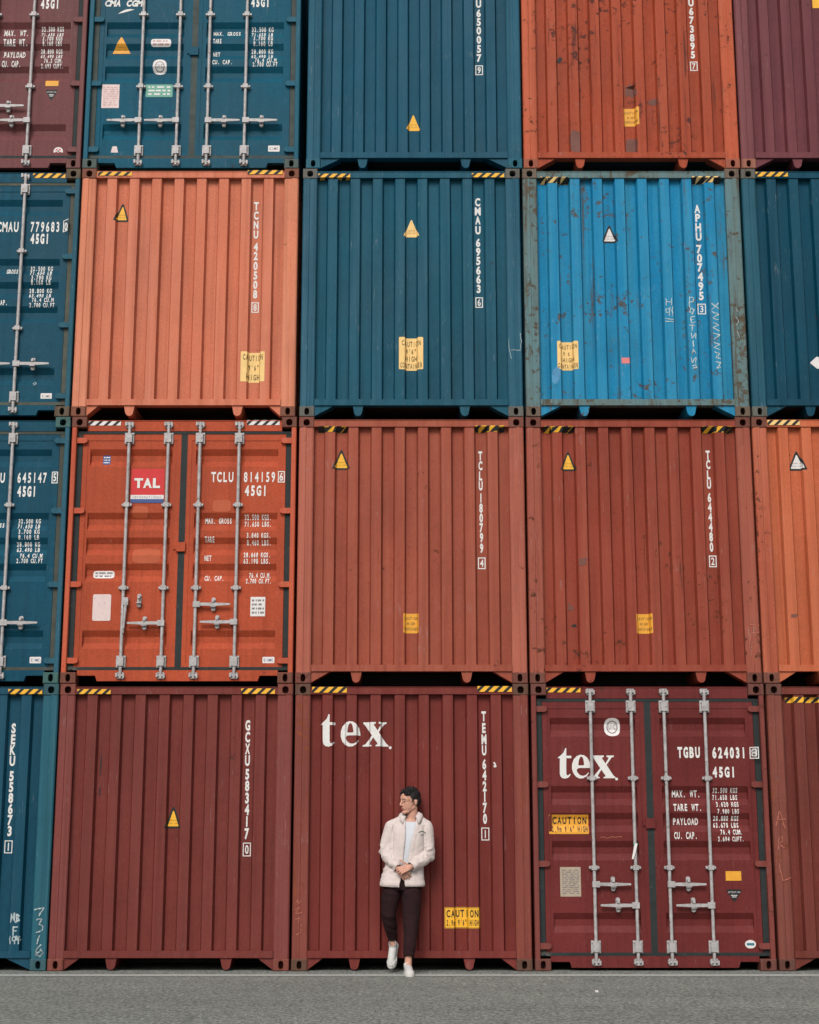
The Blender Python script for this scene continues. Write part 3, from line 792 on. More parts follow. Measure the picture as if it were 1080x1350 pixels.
c = mk(-2.466, 1, 'orange red container with closed doors, red square sign and four silver bars', S(174, 75, 48), 7,
       post=S(186, 84, 60), castc=S(112, 66, 54), door=True, fade=0.12, rust=0.1, postrust=0.18, fadecol=S(206, 120, 84),
       levers={(-1,1):(0.27,0), (-1,0):(0.183,-1), (1,0):(0.262,1), (1,1):(0.188,-1)}, dy=-0.006)
c.stripes(117.5, 555.5, 160, 561.5, M_paper); c.stripes(326, 554.5, 369, 561, M_paper)
x0, x1, z0, z1 = c.R4(172, 618, 217.3, 663); H = z1-z0
tk = Ink(); tk.line('TAL', x0+.035, x1-.035, z0+H*0.44, H*0.27, 0.05, 0.98)
tk2 = Ink(); tk2.line('INTERNATIONAL', x0+.02, x1-.02, z0+H*0.135, H*0.062, 0.0, 0.6)
c.sheet('logo', [(Ink().rect(x0, x1, z0+H*0.23, z1), M_red), (Ink().rect(x0, x1, z0+H*0.11, z0+H*0.23), M_paper), (Ink().rect(x0, x1, z0, z0+H*0.11), M_blue_film), (tk, M_white), (tk2, M_grey_ink)], host=c.doors[-1])
c.plate('sticker', 135, 599.5, 145.5, 612, M_blue_film, M_paper, 3, 0.004, 7)
c.patch('bleached_patch', 174, 667, 196, 683, M_orangepatch, 0.03); c.patch('bleached_patch', 174, 722, 212, 743, M_orangepatch, 0.03, 6); c.patch('bleached_patch', 280, 659, 305, 675, M_orangepatch, 0.03, 8)
c.plate('sticker', 122, 752, 150.5, 762, M_paper, M_grey_ink, 2, 0.035, 3)
c.plate('data_plate', 121.5, 783.5, 147, 818.5, M_pink_paper, M_pink_paper, 0, 0.02, 4)
c.plate('data_plate', 330, 787, 350, 812.5, M_paper, M_grey_ink, 4, 0.004, 9)
c.plate('maker_sticker', 346, 866, 362, 874.5, M_paper, title='CIMC', tink=M_blue_film)
c.text('identification_code', [('TCLU', 278.5, 308, 629, 13), ('814159', 321, 363.5, 629, 13), ('6', 367.9, 374.2, 628.7, 10.5)], bold=0.03, box=(366.4, 621.3, 375.8, 636.3), host=c.doors[1])
c.text('size_code', [('45G1', 322.5, 352.5, 647, 13)], bold=0.045, host=c.doors[1])
c.weights(322, [('32.500 KGS.', 681.5, 322, 358), ('71.650 LBS.', 690.3, 322, 358), ('3.840 KGS.', 706, 325, 357.5), ('8.460 LBS.', 715, 325, 357.5), ('28.660 KGS.', 731.5, 321, 357), ('63.190 LBS.', 740, 321, 357), ('76.4 CU.M.', 758, 328, 357.5), ('2.700 CU.FT.', 766, 324, 358)],
    left=[('MAX. GROSS', 270.5, 305.5, 686, 7), ('TARE', 270, 283, 711, 7), ('NET', 269.7, 279, 736, 7), ('CU. CAP.', 269.5, 295.5, 762, 7)], hp=6.6)
c.chalk([[(131,715),(133,712),(137,714)], [(142,713),(147,712),(146,716)]], 0.006, M_chalk_red)

c = mk(-0.003, 1, "brick red corrugated container with small ochre sign, directly above the man's maroon one", S(150, 73, 56), 8,
       post=S(168, 92, 76), castc=S(118, 68, 58), fade=0.55, rust=0.15, postrust=0.35, fadecol=S(176, 106, 84), gus=0.20)
c.code([(ch, 633.5+i*0.2, v) for i, (ch, v) in enumerate(zip('TCLU180799', (600,613,626.5,639.5,655.5,669,682,695,708,722)))], 0.096, 0.040, ('4', 635.5, 741.8), solid=True)
c.triangle(450, 592.5, 618.5, 24.5)
c.caution(532, 808.5, 552, 834.5, [('CAUTION', 0.06, 0.94, 0.68, 0.15), ('HIGH', 0.25, 0.75, 0.42, 0.15), ('CONTAINER', 0.04, 0.96, 0.14, 0.15)], M_ochre, M_ink)
c.stripes(420, 563, 457.5, 570, M_yellow, 3.2, 0.0); c.stripes(627, 562, 664.5, 569.5, M_yellow, 3.2, 0.0)

c = mk(2.458, 1, 'scuffed brick red corrugated container stacked directly above the maroon door-end one', S(140, 60, 45), 9,
       post=S(150, 78, 64), castc=S(110, 64, 54), fade=0.4, rust=0.55, postrust=0.8, fadecol=S(172, 98, 74), dent=0.008, gus=0.20, dy=0.006)
c.code([(ch, 934+i*0.55, v) for i, (ch, v) in enumerate(zip('TCLU644480', (599,611.5,625,637.5,655,668,681,694,707,720.5)))], 0.096, 0.042, ('2', 940.8, 739.3), solid=True)
c.triangle(749.5, 594.5, 620, 21.5)
c.caution(839.5, 809, 860, 835, [('CAUTION', 0.06, 0.94, 0.68, 0.15), ('HIGH', 0.25, 0.75, 0.42, 0.15), ('CONTAINER', 0.04, 0.96, 0.14, 0.15)], M_ochre, M_ink)
c.stripes(717, 563, 755.5, 570.5, M_yellow, 3.2, 0.0); c.stripes(926, 563, 964.5, 570.5, M_yellow, 3.2, 0.0)
c.patch('scrape_mark', 762, 735, 775, 747, M_greypatch, 0.4, 2); c.patch('scrape_mark', 748, 793, 757, 806, M_greypatch, 0.6, 5); c.patch('scrape_mark', 752, 822, 763, 827, M_black, 0.7, 6)
c.chalk([[(987,855),(989,835),(1000,834)], [(988,824),(1000,825)]], 0.008, M_chalk_red)

c = mk(4.911, 1, 'bright orange corrugated container with white triangle, beside the scuffed brick red one', S(186, 95, 62), 10,
       post=S(170, 82, 60), castc=S(116, 70, 58), fade=0.35, rust=0.2, postrust=0.75, fadecol=S(208, 132, 100))
c.stripes(1011, 555, 1053, 561.5, M_pale_yellow); c.triangle(1051.5, 594.5, 619.5, 23, M_paper)
c.patch('scrape_mark', 1041, 809, 1054, 815, M_greypatch, 0.5, 2)

# --- third row --------------------------------------------------
c = mk(-4.943, 2, 'blue container with door bars and white figures, beside the salmon orange one', S(10, 74, 96), 11,
       post=S(34, 86, 104), castc=S(94, 80, 66), door=True, fade=0.15, rust=0.14, postrust=0.25,
       gasket=plain('worn_rubber', S(82, 84, 76), 0.8, 0.25, 8), levers={(1,1):(0.17,1), (1,0):(0.17,1), (-1,0):(0.17,-1), (-1,1):(0.17,-1)})
c.stripes(44, 229.5, 87, 235.5)
c.text('identification_code', [('CMAU', -4, 25, 299.3, 13), ('779683', 40, 79.5, 299.3, 13), ('0', 84.6, 90.2, 299, 10.5)], bold=0.03, box=(83, 291, 91.9, 306.5), host=c.doors[1])
c.text('size_code', [('45G1', 40, 65.5, 315, 12.5)], bold=0.05, host=c.doors[1])
c.weights(38, [('32.500 KG', 352.8, 39, 69), ('71.650 LB', 359.2, 39, 68.5), ('3.700 KG', 366, 41, 68), ('8.160 LB', 372, 40.5, 67), ('28.800 KG', 382, 37.5, 67.5), ('63.490 LB', 389, 37.5, 67), ('76.4 CU.M', 395.5, 42, 71), ('2.700 CU.FT', 402.3, 38.5, 72)], left=[('GROSS', 8, 23.5, 357, 6.5), ('CAP.', -3, 10.5, 399, 6.5)], hp=5.6)
c.plate('maker_sticker', 53.5, 518.5, 68.7, 526.5, M_paper, title='CIMC', tink=M_grey_ink)
c.chalk([[(44,506),(45,503),(47,505),(45,508)]], 0.008)

c = mk(-2.487, 2, 'salmon orange corrugated container with pale yellow caution sign near its lower corner', S(198, 110, 82), 12,
       post=S(204, 122, 92), castc=S(122, 74, 58), fade=0.4, rust=0.06, postrust=0.12, fadecol=S(222, 152, 128), gus=0.13, lugflip=True, dy=-0.004)
c.code([(ch, 337.7-i*0.18, v) for i, (ch, v) in enumerate(zip('TCNU420508', (270,282.5,295,307.5,324,336,349,361.5,374,386.5)))], 0.092, 0.050, ('8', 336, 404), solid=True)
c.triangle(160, 267.5, 291, 21.5, skew=0.01)
c.caution(317, 464, 349.5, 503.5, [('CAUTION', 0.1, 0.92, 0.72, 0.19), ("9'6\"", 0.3, 0.75, 0.40, 0.19), ('HIGH', 0.24, 0.78, 0.08, 0.19)], M_pale_yellow, M_ink, 0.02)
c.stripes(130, 228.3, 175, 233.3); c.stripes(327, 226.3, 373, 231.5)

c = mk(-0.003, 2, 'dark blue corrugated container with yellow triangle above a pale caution sign, mid wall', S(12, 77, 98), 13,
       post=S(28, 82, 104), castc=S(96, 94, 90), fade=0.22, rust=0.05, postrust=0.08, gus=0.21, fadecol=S(80, 122, 142))
c.code([(ch, 630-i*(-0.15), v) for i, (ch, v) in enumerate(zip('CMAU695663', (265,277,289,302,318.5,330.5,342.5,355,367,379.5)))], 0.092, 0.056, ('6', 632, 397.5), solid=True)
c.triangle(542.5, 288, 311.5, 21.5, M_pale_yellow, border=False)
c.caution(526, 445, 558, 487.5, [('CAUTION', 0.12, 0.9, 0.74, 0.16), ("9'6\"", 0.28, 0.72, 0.51, 0.15), ('HIGH', 0.26, 0.74, 0.28, 0.16), ('CONTAINER', 0.06, 0.96, 0.05, 0.16)], M_pale_yellow, M_ink)
c.stripes(420, 230.8, 462, 236.2); c.stripes(622, 230, 664.5, 235.5)
c.chalk([[(671,448),(671,462),(674,474)], [(686,440),(687,452),(686,462)], [(673,463),(686,463)]], 0.006)

c = mk(2.464, 2, 'bright blue scuffed container with rust streaks, white triangle and chalk scribbles', S(0, 122, 170), 14,
       post=S(98, 112, 108), castc=S(104, 88, 76), fade=0.8, rust=0.85, panelrust=S(112, 98, 80), postrust=1.15, fadecol=S(70, 148, 172), dent=0.010, gus=0.22, rail_worn=True, fleck=1.0, postfade=0.5, postrustcol=S(112, 96, 74))
c.code([(ch, 920+i*0.62, v) for i, (ch, v) in enumerate(zip('APHU707495', (274,286,298.5,310.5,327,339,351,363.5,376,388.5)))], 0.094, 0.062, ('3', 926.2, 405.8), solid=True)
c.triangle(804, 296, 319, 21, M_paper)
c.caution(735, 450, 762, 487, [('CAUTION', 0.1, 0.94, 0.74, 0.16), ('9 6', 0.3, 0.62, 0.51, 0.15), ('HIGH', 0.28, 0.8, 0.28, 0.16), ('CONTAINER', 0.04, 0.98, 0.05, 0.16)], M_pale_yellow, M_ink)
c.stripes(712, 235, 749, 242, M_pale_yellow, 3.6, 0.0); c.stripes(912, 234, 949, 241.5, M_pale_yellow, 3.6, 0.0)
c.plate('sticker', 819.5, 472, 830.5, 479.5, M_pink, None, 0, 0.004); c.patch('pale_smear', 727, 484, 739, 507, M_smear, 0.3, 4)
c.chalk([[(878,394),(878,403)], [(885,393),(885,403)], [(878,398),(885,399)], [(883,407),(878,408),(878,413),(883,412),(883,406),(882,417)], [(886,406),(886,417)], [(877,421),(888,422)], [(877,424),(888,425)]], 0.010)
c.chalk([[(909,406),(909,392),(914,393),(914,398),(909,399)], [(911,407),(909,412),(913,414),(915,409),(911,407)], [(915,418),(910,419),(911,426),(916,425)], [(910,422),(914,422)], [(912,429),(912,437)], [(909,429),(916,430)], [(911,440),(912,447),(916,441),(917,447)], [(913,450),(914,458)], [(912,467),(914,461),(917,467)], [(911,472),(912,479),(917,472),(917,480)], [(913,483),(917,482),(918,486),(913,486)]], 0.012)
c.chalk([[(938,401),(948,408)], [(947,400),(938,409)], [(939,412),(947,415),(939,420),(947,422)], [(940,426),(947,429),(940,433),(948,437)], [(940,440),(949,442),(941,448)], [(941,452),(949,455),(941,459),(949,462)], [(942,465),(948,467),(943,472),(950,474)], [(943,478),(950,479),(945,486),(950,485)]], 0.012)
c.chalk([[(969,406),(971,412)], [(970,420),(973,425),(970,430)], [(971,438),(974,445)]], 0.008)

c = mk(4.926, 2, 'dark navy teal corrugated container beside the bright scuffed blue one', S(0, 63, 84), 15,
       post=S(30, 82, 100), castc=S(92, 92, 86), fade=0.16, rust=0.08, postrust=0.22, fadecol=S(50, 104, 126), gus=0.22, dy=0.005)
c.stripes(995.5, 228.5, 1037.5, 234.5)
x, z = c.px(1079, 477)
c.sheet('sticker', [(Ink().poly(rounded([(x-.085, z), (x, z-.075), (x+.085, z), (x, z+.075)], 0.015)), M_paper)], host=c.root)

# --- top row ----------------------------------------------------
c = mk(-4.952, 3, 'brownish maroon container with silver door bars, next to the teal blue door-end one', S(112, 66, 68), 16,
       post=S(116, 70, 70), castc=S(112, 68, 66), door=True, fade=0.15, rust=0.08, postrust=0.15,
       levers={(1,1):(0.165,-1), (1,0):(0.235,1), (-1,0):(0.165,-1), (-1,1):(0.235,1)})
c.text('size_code', [('45G1', 53.5, 79, 5.5, 11.5)], bold=0.05, host=c.doors[1])
c.weights(53, [('32.500 KGS', 36.8, 54, 84), ('71.650 LBS', 44.3, 54, 83.5), ('3.700 KGS', 50.8, 56, 83), ('8.160 LBS', 57.2, 56, 82), ('28.800 KGS', 66, 53, 82), ('63.490 LBS', 73, 53, 82), ('76.2 CUM.', 80, 58, 83.5), ('2.693 CUFT.', 87, 54, 84)],
    left=[('MAX. WT.', 5, 38, 42.3, 8.5), ('TARE WT.', 4.5, 37.5, 56, 8.5), ('PAYLOAD', 4, 33, 71, 8.5), ('CU. CAP.', 2.5, 28, 84.5, 8)], hp=5.6)
c.plate('sticker', 60, 106, 77.5, 113.5, M_ochre, None, 0, 0.004); inverted(c, 59.5, 118.5, 76.5, 131.5, M_black, M_paper)
x, z = c.px(77, 199.5)
c.sheet('sticker', [(Ink().ellipse(x, z, 0.054, 0.050), M_paper), (Ink().ellipse(x, z, 0.036, 0.034), M_red), (Ink().rect(x-.035, x+.035, z-.008, z+.008).rect(x-.009, x+.009, z-.03, z+.03), M_paper)], host=c.doors[1])

c = mk(-2.493, 3, 'teal blue container with four silver door bars, stacked above the salmon orange one', S(6, 80, 103), 17,
       post=S(26, 90, 112), castc=S(76, 88, 86), door=True, fade=0.18, rust=0.1, postrust=0.18,
       levers={(-1,1):(0.165,-1), (-1,0):(0.165,-1), (1,0):(0.165,1), (1,1):(0.165,1)}, gasket=plain('worn_rubber', S(70, 78, 76), 0.8, 0.25, 8))
c.text('logo', [('CMA CGM', 138, 187.5, 4.5, 8)], bold=0.05, host=c.doors[-1], fill=0.95, shear=0.18)
sw = []
for i in range(11):
    t = i/10; sw.append((155.5+23*t, 18.5 - 1.2*math.sin(math.pi*t) - 6.2*t*t))
sw2 = [(u, v - 3.2*math.sin(math.pi*min(1, i/10*1.05))) for i, (u, v) in enumerate(sw)]
c.sheet('logo', [(Ink().poly(contour(c, sw + sw2[::-1][1:-1])), M_white)], host=c.doors[-1])
c.triangle(160, 48.5, 69, 25.5, M_ochre, border=False)
c.plate('sticker', 199, 51.5, 226, 61, M_paper, M_pale_red, 2, 0.035, 11)
x, z = c.px(210.7, 87.5)
c.sheet('emblem_sticker', [(Ink().poly(rounded([(x-.08, z-.085), (x+.08, z-.085), (x+.08, z+.085), (x-.08, z+.085)], 0.075)), M_paper), (Ink().ellipse(x, z, 0.055, 0.06), M_grey_ink), (Ink().ellipse(x, z, 0.046, 0.05), M_paper), (Ink().line('UIC', x-.034, x+.034, z-.02, .045, .02), M_grey_ink)], host=c.doors[-1])
c.plate('data_plate', 133.5, 111.5, 158, 142.5, M_pink_paper, M_pale_red, 9, 0.006, 12)
c.plate('sticker', 192, 111.5, 228, 128, M_green_film, M_paper, 3, 0.006, 13)
x0, x1, z0, z1 = c.R4(145, 193, 157, 205)
c.sheet('sticker', [(Ink().poly(rounded([(x0, z0), (x1, z0), (x1-.025, z1), (x0+.025, z1)], .01)), M_pink_paper)], host=c.doors[-1])
c.text('size_code', [('45G1', 331, 356, 3.5, 11)], bold=0.05, host=c.doors[1])
c.weights(331, [('32.500 KG', 37.2, 331.5, 360.5), ('71.650 LB', 44.3, 331.5, 360), ('3.700 KG', 50.6, 334, 360), ('8.160 LB', 57.3, 334, 360), ('28.800 KG', 66, 331, 360), ('63.490 LB', 73, 331, 360), ('76.4 CU.M', 79.5, 336, 364.5), ('2.700 CU.FT', 85, 333, 366)],
    left=[('MAX. GROSS', 281.5, 317.5, 43, 5.8), ('TARE', 281, 292.5, 54.5, 5.8), ('NET', 280.5, 290, 70, 5.8), ('CU. CAP.', 280, 307, 82, 5.5)], hp=5.6)
c.plate('maker_sticker', 353.5, 192, 369, 200, M_paper, title='CIMC', tink=M_grey_ink)

c = mk(0.028, 3, "plain dark blue container with one yellow triangle low down, top of the man's stack", S(12, 76, 99), 18,
       post=S(16, 80, 102), castc=S(30, 90, 108), fade=0.15, rust=0.03, postrust=0.05, fadecol=S(70, 116, 140), gus=0.23)
c.code([(ch, 631.2+i*0.12, v) for i, (ch, v) in enumerate(zip('U650057', (3,15.5,27,38.5,50.5,62.5,74.5)))], 0.092, 0.058, ('9', 632, 90.5), solid=True)
c.triangle(545, 149.5, 171, 19, M_yellow, border=False)

c = mk(2.483, 3, 'rust-spotted orange red container stacked directly above the bright scuffed blue one', S(158, 68, 44), 19,
       post=S(184, 88, 60), castc=S(150, 84, 66), fade=0.3, rust=0.8, postrust=0.8, panelrust=S(86, 58, 58), fadecol=S(190, 104, 76), dent=0.009, gus=0.20, fleck=0.6)
c.code([(ch, 911.7+i*0.45, v) for i, (ch, v) in enumerate(zip('U673895', (1.5,13,24.5,36,47.5,58.5,70)))], 0.088, 0.058, ('7', 915.6, 85.3), solid=True)
c.caution(822.5, 141.5, 842, 165, [('CAUTION', 0.1, 0.92, 0.68, 0.14), ('HIGH', 0.26, 0.74, 0.42, 0.14), ('CONTAINER', 0.06, 0.94, 0.16, 0.14)], M_ochre, M_ink)
c.patch('scrape_mark', 751, 172, 766, 203, M_greypatch, 0.2, 3); c.patch('scrape_mark', 826, 181, 841, 202, M_greypatch, 0.15, 7); c.patch('scrape_mark', 734, 73, 742, 82, M_black, 0.6, 4); c.patch('scrape_mark', 822, 108, 840, 128, M_greypatch, 0.6, 8); c.patch('scrape_mark', 853, 128, 870, 139, M_greypatch, 0.6, 6)

c = mk(4.937, 3, 'dull plum maroon corrugated container beside the rust-spotted orange red one', S(104, 54, 62), 20,
       post=S(112, 62, 68), castc=S(150, 96, 80), fade=0.22, rust=0.12, postrust=0.2, fadecol=S(150, 92, 92), gus=0.22)
c.plate('sticker', 1072.5, -3, 1090, 8.5, M_yellow, None, 0, 0.004)

# a security tag tied round one locking bar
m = MB(); p = door_blue_row0.px(837.5, 1113); X = door_blue_row0.x + p[0]
m.tube((X, -0.0, p[1]-0.012), (X, -0.0, p[1]+0.012), 0.026, n=10, mat=1)
m.add([(X-.012,-.028,p[1]+.01),(X+.014,-.030,p[1]+.005),(X-.006,-.034,p[1]-.075),(X-.03,-.032,p[1]-.15),(X-.048,-.030,p[1]-.145),(X-.03,-.030,p[1]-.06)], [(0,1,2,5),(5,2,3,4)], 0)
tg = m.build('plastic_tag', [M_paper, M_green_film])
for v in tg.data.vertices: v.co.x -= X; v.co.z -= p[1]; v.co.y += 0.0
sm = tg.modifiers.new('thickness', 'SOLIDIFY'); sm.thickness = 0.003
tg.location = (X, 0.03-0.0, p[1]); tag(tg, 'small white and green tag tied to a door bar of the maroon door-end container', 'tag')
# ---------------------------------------------------------------- the man leaning on the container
def capsule(bm, p, q, r1, r2=None, seg=14):
    r2 = r1 if r2 is None else r2; p, q = Vector(p), Vector(q); d = q-p; L = d.length
    d = d/L if L > 1e-6 else Vector((0, 0, 1))
    a = d.orthogonal().normalized(); b = d.cross(a); h = max(4, seg//3); prof = []
    for k in range(1, h+1): t = math.pi/2*k/h; prof.append((p - d*r1*math.cos(t), r1*math.sin(t)))
    for k in range(0, h): t = math.pi/2*k/h; prof.append((q + d*r2*math.sin(t), r2*math.cos(t)))
    lo = bm.verts.new(p - d*r1); hi = bm.verts.new(q + d*r2); rings = []
    cs = [(math.cos(2*math.pi*i/seg), math.sin(2*math.pi*i/seg)) for i in range(seg)]
    for c, r in prof: rings.append([bm.verts.new(c + (a*x + b*y)*r) for x, y in cs])
    for i in range(seg):
        k = (i+1) % seg
        bm.faces.new((lo, rings[0][k], rings[0][i])); bm.faces.new((hi, rings[-1][i], rings[-1][k]))
        for A, B in zip(rings, rings[1:]): bm.faces.new((A[i], A[k], B[k], B[i]))
def chain(bm, pts):
    for (p, r), (q, s) in zip(pts, pts[1:]): capsule(bm, p, q, r, s)
def ell(bm, c, rad, M=None, seg=18):
    m = Matrix.Translation(Vector(c)) @ Matrix.Diagonal((*rad, 1))
    bmesh.ops.create_uvsphere(bm, u_segments=seg, v_segments=seg//2+2, radius=1.0, matrix=(M @ m) if M else m)
def loft(bm, secs, e=2.4, n=28):
    rings = []
    for z, cx, cy, rx, ry in secs:
        L = []
        for i in range(n):
            a = 2*math.pi*i/n; c, s = math.cos(a), math.sin(a); k = (abs(c)**e+abs(s)**e)**(-1/e)
            L.append(bm.verts.new((cx+rx*c*k, cy+ry*s*k, z)))
        rings.append(L)
    for A, B in zip(rings, rings[1:]):
        for i in range(n): bm.faces.new((A[i], A[(i+1) % n], B[(i+1) % n], B[i]))
    bm.faces.new(rings[0][::-1]); bm.faces.new(rings[-1])
def remeshed(bm, voxel, smooth=4, fac=0.5, name='figure'):
    bmesh.ops.recalc_face_normals(bm, faces=bm.faces[:])
    me = bpy.data.meshes.new(name); bm.to_mesh(me); bm.free()
    o = bpy.data.objects.new(name, me); COL.objects.link(o)
    r = o.modifiers.new('r', 'REMESH'); r.mode = 'VOXEL'; r.voxel_size = voxel
    if smooth:
        s = o.modifiers.new('s', 'SMOOTH'); s.factor = fac; s.iterations = smooth
    dg = bpy.context.evaluated_depsgraph_get(); dg.update()
    out = bpy.data.meshes.new_from_object(o.evaluated_get(dg)); out.name = name
    bpy.data.objects.remove(o); bpy.data.meshes.remove(me)
    out.materials.clear()
    for p in out.polygons: p.use_smooth = True
    return out

def cloth_mat(name, col, weave=220, var=0.1, rough=0.9, fleck=None, fold=0.0):
    t = NT(name); v = t.mapped()
    c = t.scale(col, t.range(t.noise(v, 7, 4), 0.3, 0.7, 1-var, 1+var))
    c = t.scale(c, t.range(t.noise(v, weave, 3, 0.7), 0.3, 0.7, 0.88, 1.1))
    if fleck: c = t.mix(t.range(t.noise(t.mapped((70, 70, 24)), 1.0, 4, 0.7), 0.5, 0.72, 0, 0.7), c, fleck)
    t.bump(t.noise(v, weave, 3, 0.7), 0.35, 0.002)
    t.p.inputs['Sheen Weight'].default_value = 0.12
    return t.done(c, rough, 0, 0.2)
def skin_mat():
    t = NT('skin'); v = t.mapped()
    c = t.mix(t.noise(v, 14, 4), S(216, 166, 146), S(202, 146, 126))
    t.p.inputs['Subsurface Weight'].default_value = 0.12; t.p.inputs['Subsurface Radius'].default_value = (0.012, 0.005, 0.003)
    return t.done(c, 0.55, 0, 0.35)
M_skin = skin_mat()
M_hair = plain('dark_brown_hair', S(27, 25, 26), 0.6, 0.4, 90)
M_brow = plain('brow_hair', S(92, 66, 56), 0.7, 0.2, 120)
M_lip = plain('lip_skin', S(158, 100, 90), 0.5, 0.06, 40)
M_eye = plain('eye_dark', S(40, 30, 26), 0.3, 0.1, 20)
M_jacket = cloth_mat('cream_fleck_cloth', S(216, 202, 199), 130, 0.03, 0.92, S(196, 180, 172))
M_tee = cloth_mat('white_cotton', S(212, 214, 222), 260, 0.03)
M_trouser = cloth_mat('dark_burgundy_cloth', S(42, 23, 26), 240, 0.22, 0.9)
M_shoe = plain('white_leather', S(208, 206, 204), 0.5, 0.04, 30)
M_sole = plain('white_rubber', S(214, 212, 208), 0.6, 0.06, 30)
M_print = plain('green_print', S(74, 96, 90), 0.7, 0.1, 30)
M_trouser.node_tree.nodes['Principled BSDF'].inputs['Sheen Weight'].default_value = 0.0
M_steel = plain('steel_chain', S(180, 178, 176), 0.3, 0.1, 60, metal=0.8)

OX, OY = -0.045, -0.36                          # the man's root on the asphalt
man = empty('person', (OX, OY, 0))
tag(man, 'man in cream jacket and dark trousers leaning on a maroon container, hands clasped, looking aside', 'person')
def piece(name, me, mat, parent=None):
    if not isinstance(me, bpy.types.Mesh): raise TypeError
    me.transform(Matrix.Translation((0, -OY, 0)))
    return new_obj(name, me, mat, parent or man)

# head frame: looks to the picture's left and a little towards the camera
HC = Vector((0.026, -0.138, 1.678)); HK = 1.08; HF = Vector((-0.84, -0.54, -0.05)).normalized()
HR = HF.cross(Vector((0, 0, 1))).normalized(); HU = HR.cross(HF).normalized()
HM = Matrix((( HR.x, HF.x, HU.x, HC.x), (HR.y, HF.y, HU.y, HC.y), (HR.z, HF.z, HU.z, HC.z), (0, 0, 0, 1))) @ Matrix.Diagonal((HK, HK, HK, 1))
def hp(x, y, z): return HM @ Vector((x, y, z))

def hand(bm, wrist, direc, normal, thumb_up, lengths, curl, spread, tdir):
    W = Vector(wrist); d = Vector(direc).normalized(); n = Vector(normal); n = (n - d*n.dot(d)).normalized()
    a = d.cross(n).normalized()
    if a.dot(Vector(thumb_up)) < 0: a = -a       # a points to the thumb side
    capsule(bm, W - d*0.03, W + d*0.012, 0.026, 0.025)
    for i in range(4):
        off = (0.031 - i*0.0205)
        k = W + d*(0.088 - 0.004*abs(i-1)) + a*off + n*0.002
        capsule(bm, W + d*0.012 + a*off*0.62, k, 0.0135, 0.0105)
        p = k; dd = (d + a*spread*(1.5-i)).normalized(); ln = lengths[i]
        for j, (fr, rr) in enumerate(((0.45, 0.0088), (0.30, 0.0080), (0.25, 0.0072))):
            ang = curl[j]*(1+0.08*i)
            dd = (dd*math.cos(ang) - n*math.sin(ang)).normalized()
            q = p + dd*ln*fr; capsule(bm, p, q, rr+0.0008, rr); p = q
    t0 = W + d*0.022 + a*0.024; t1 = t0 + (Vector(tdir[0])).normalized()*0.042; t2 = t1 + (Vector(tdir[1])).normalized()*0.034; t3 = t2 + (Vector(tdir[1])).normalized()*0.024
    capsule(bm, t0, t1, 0.0150, 0.0115); capsule(bm, t1, t2, 0.0105, 0.0095); capsule(bm, t2, t3, 0.0092, 0.0075)

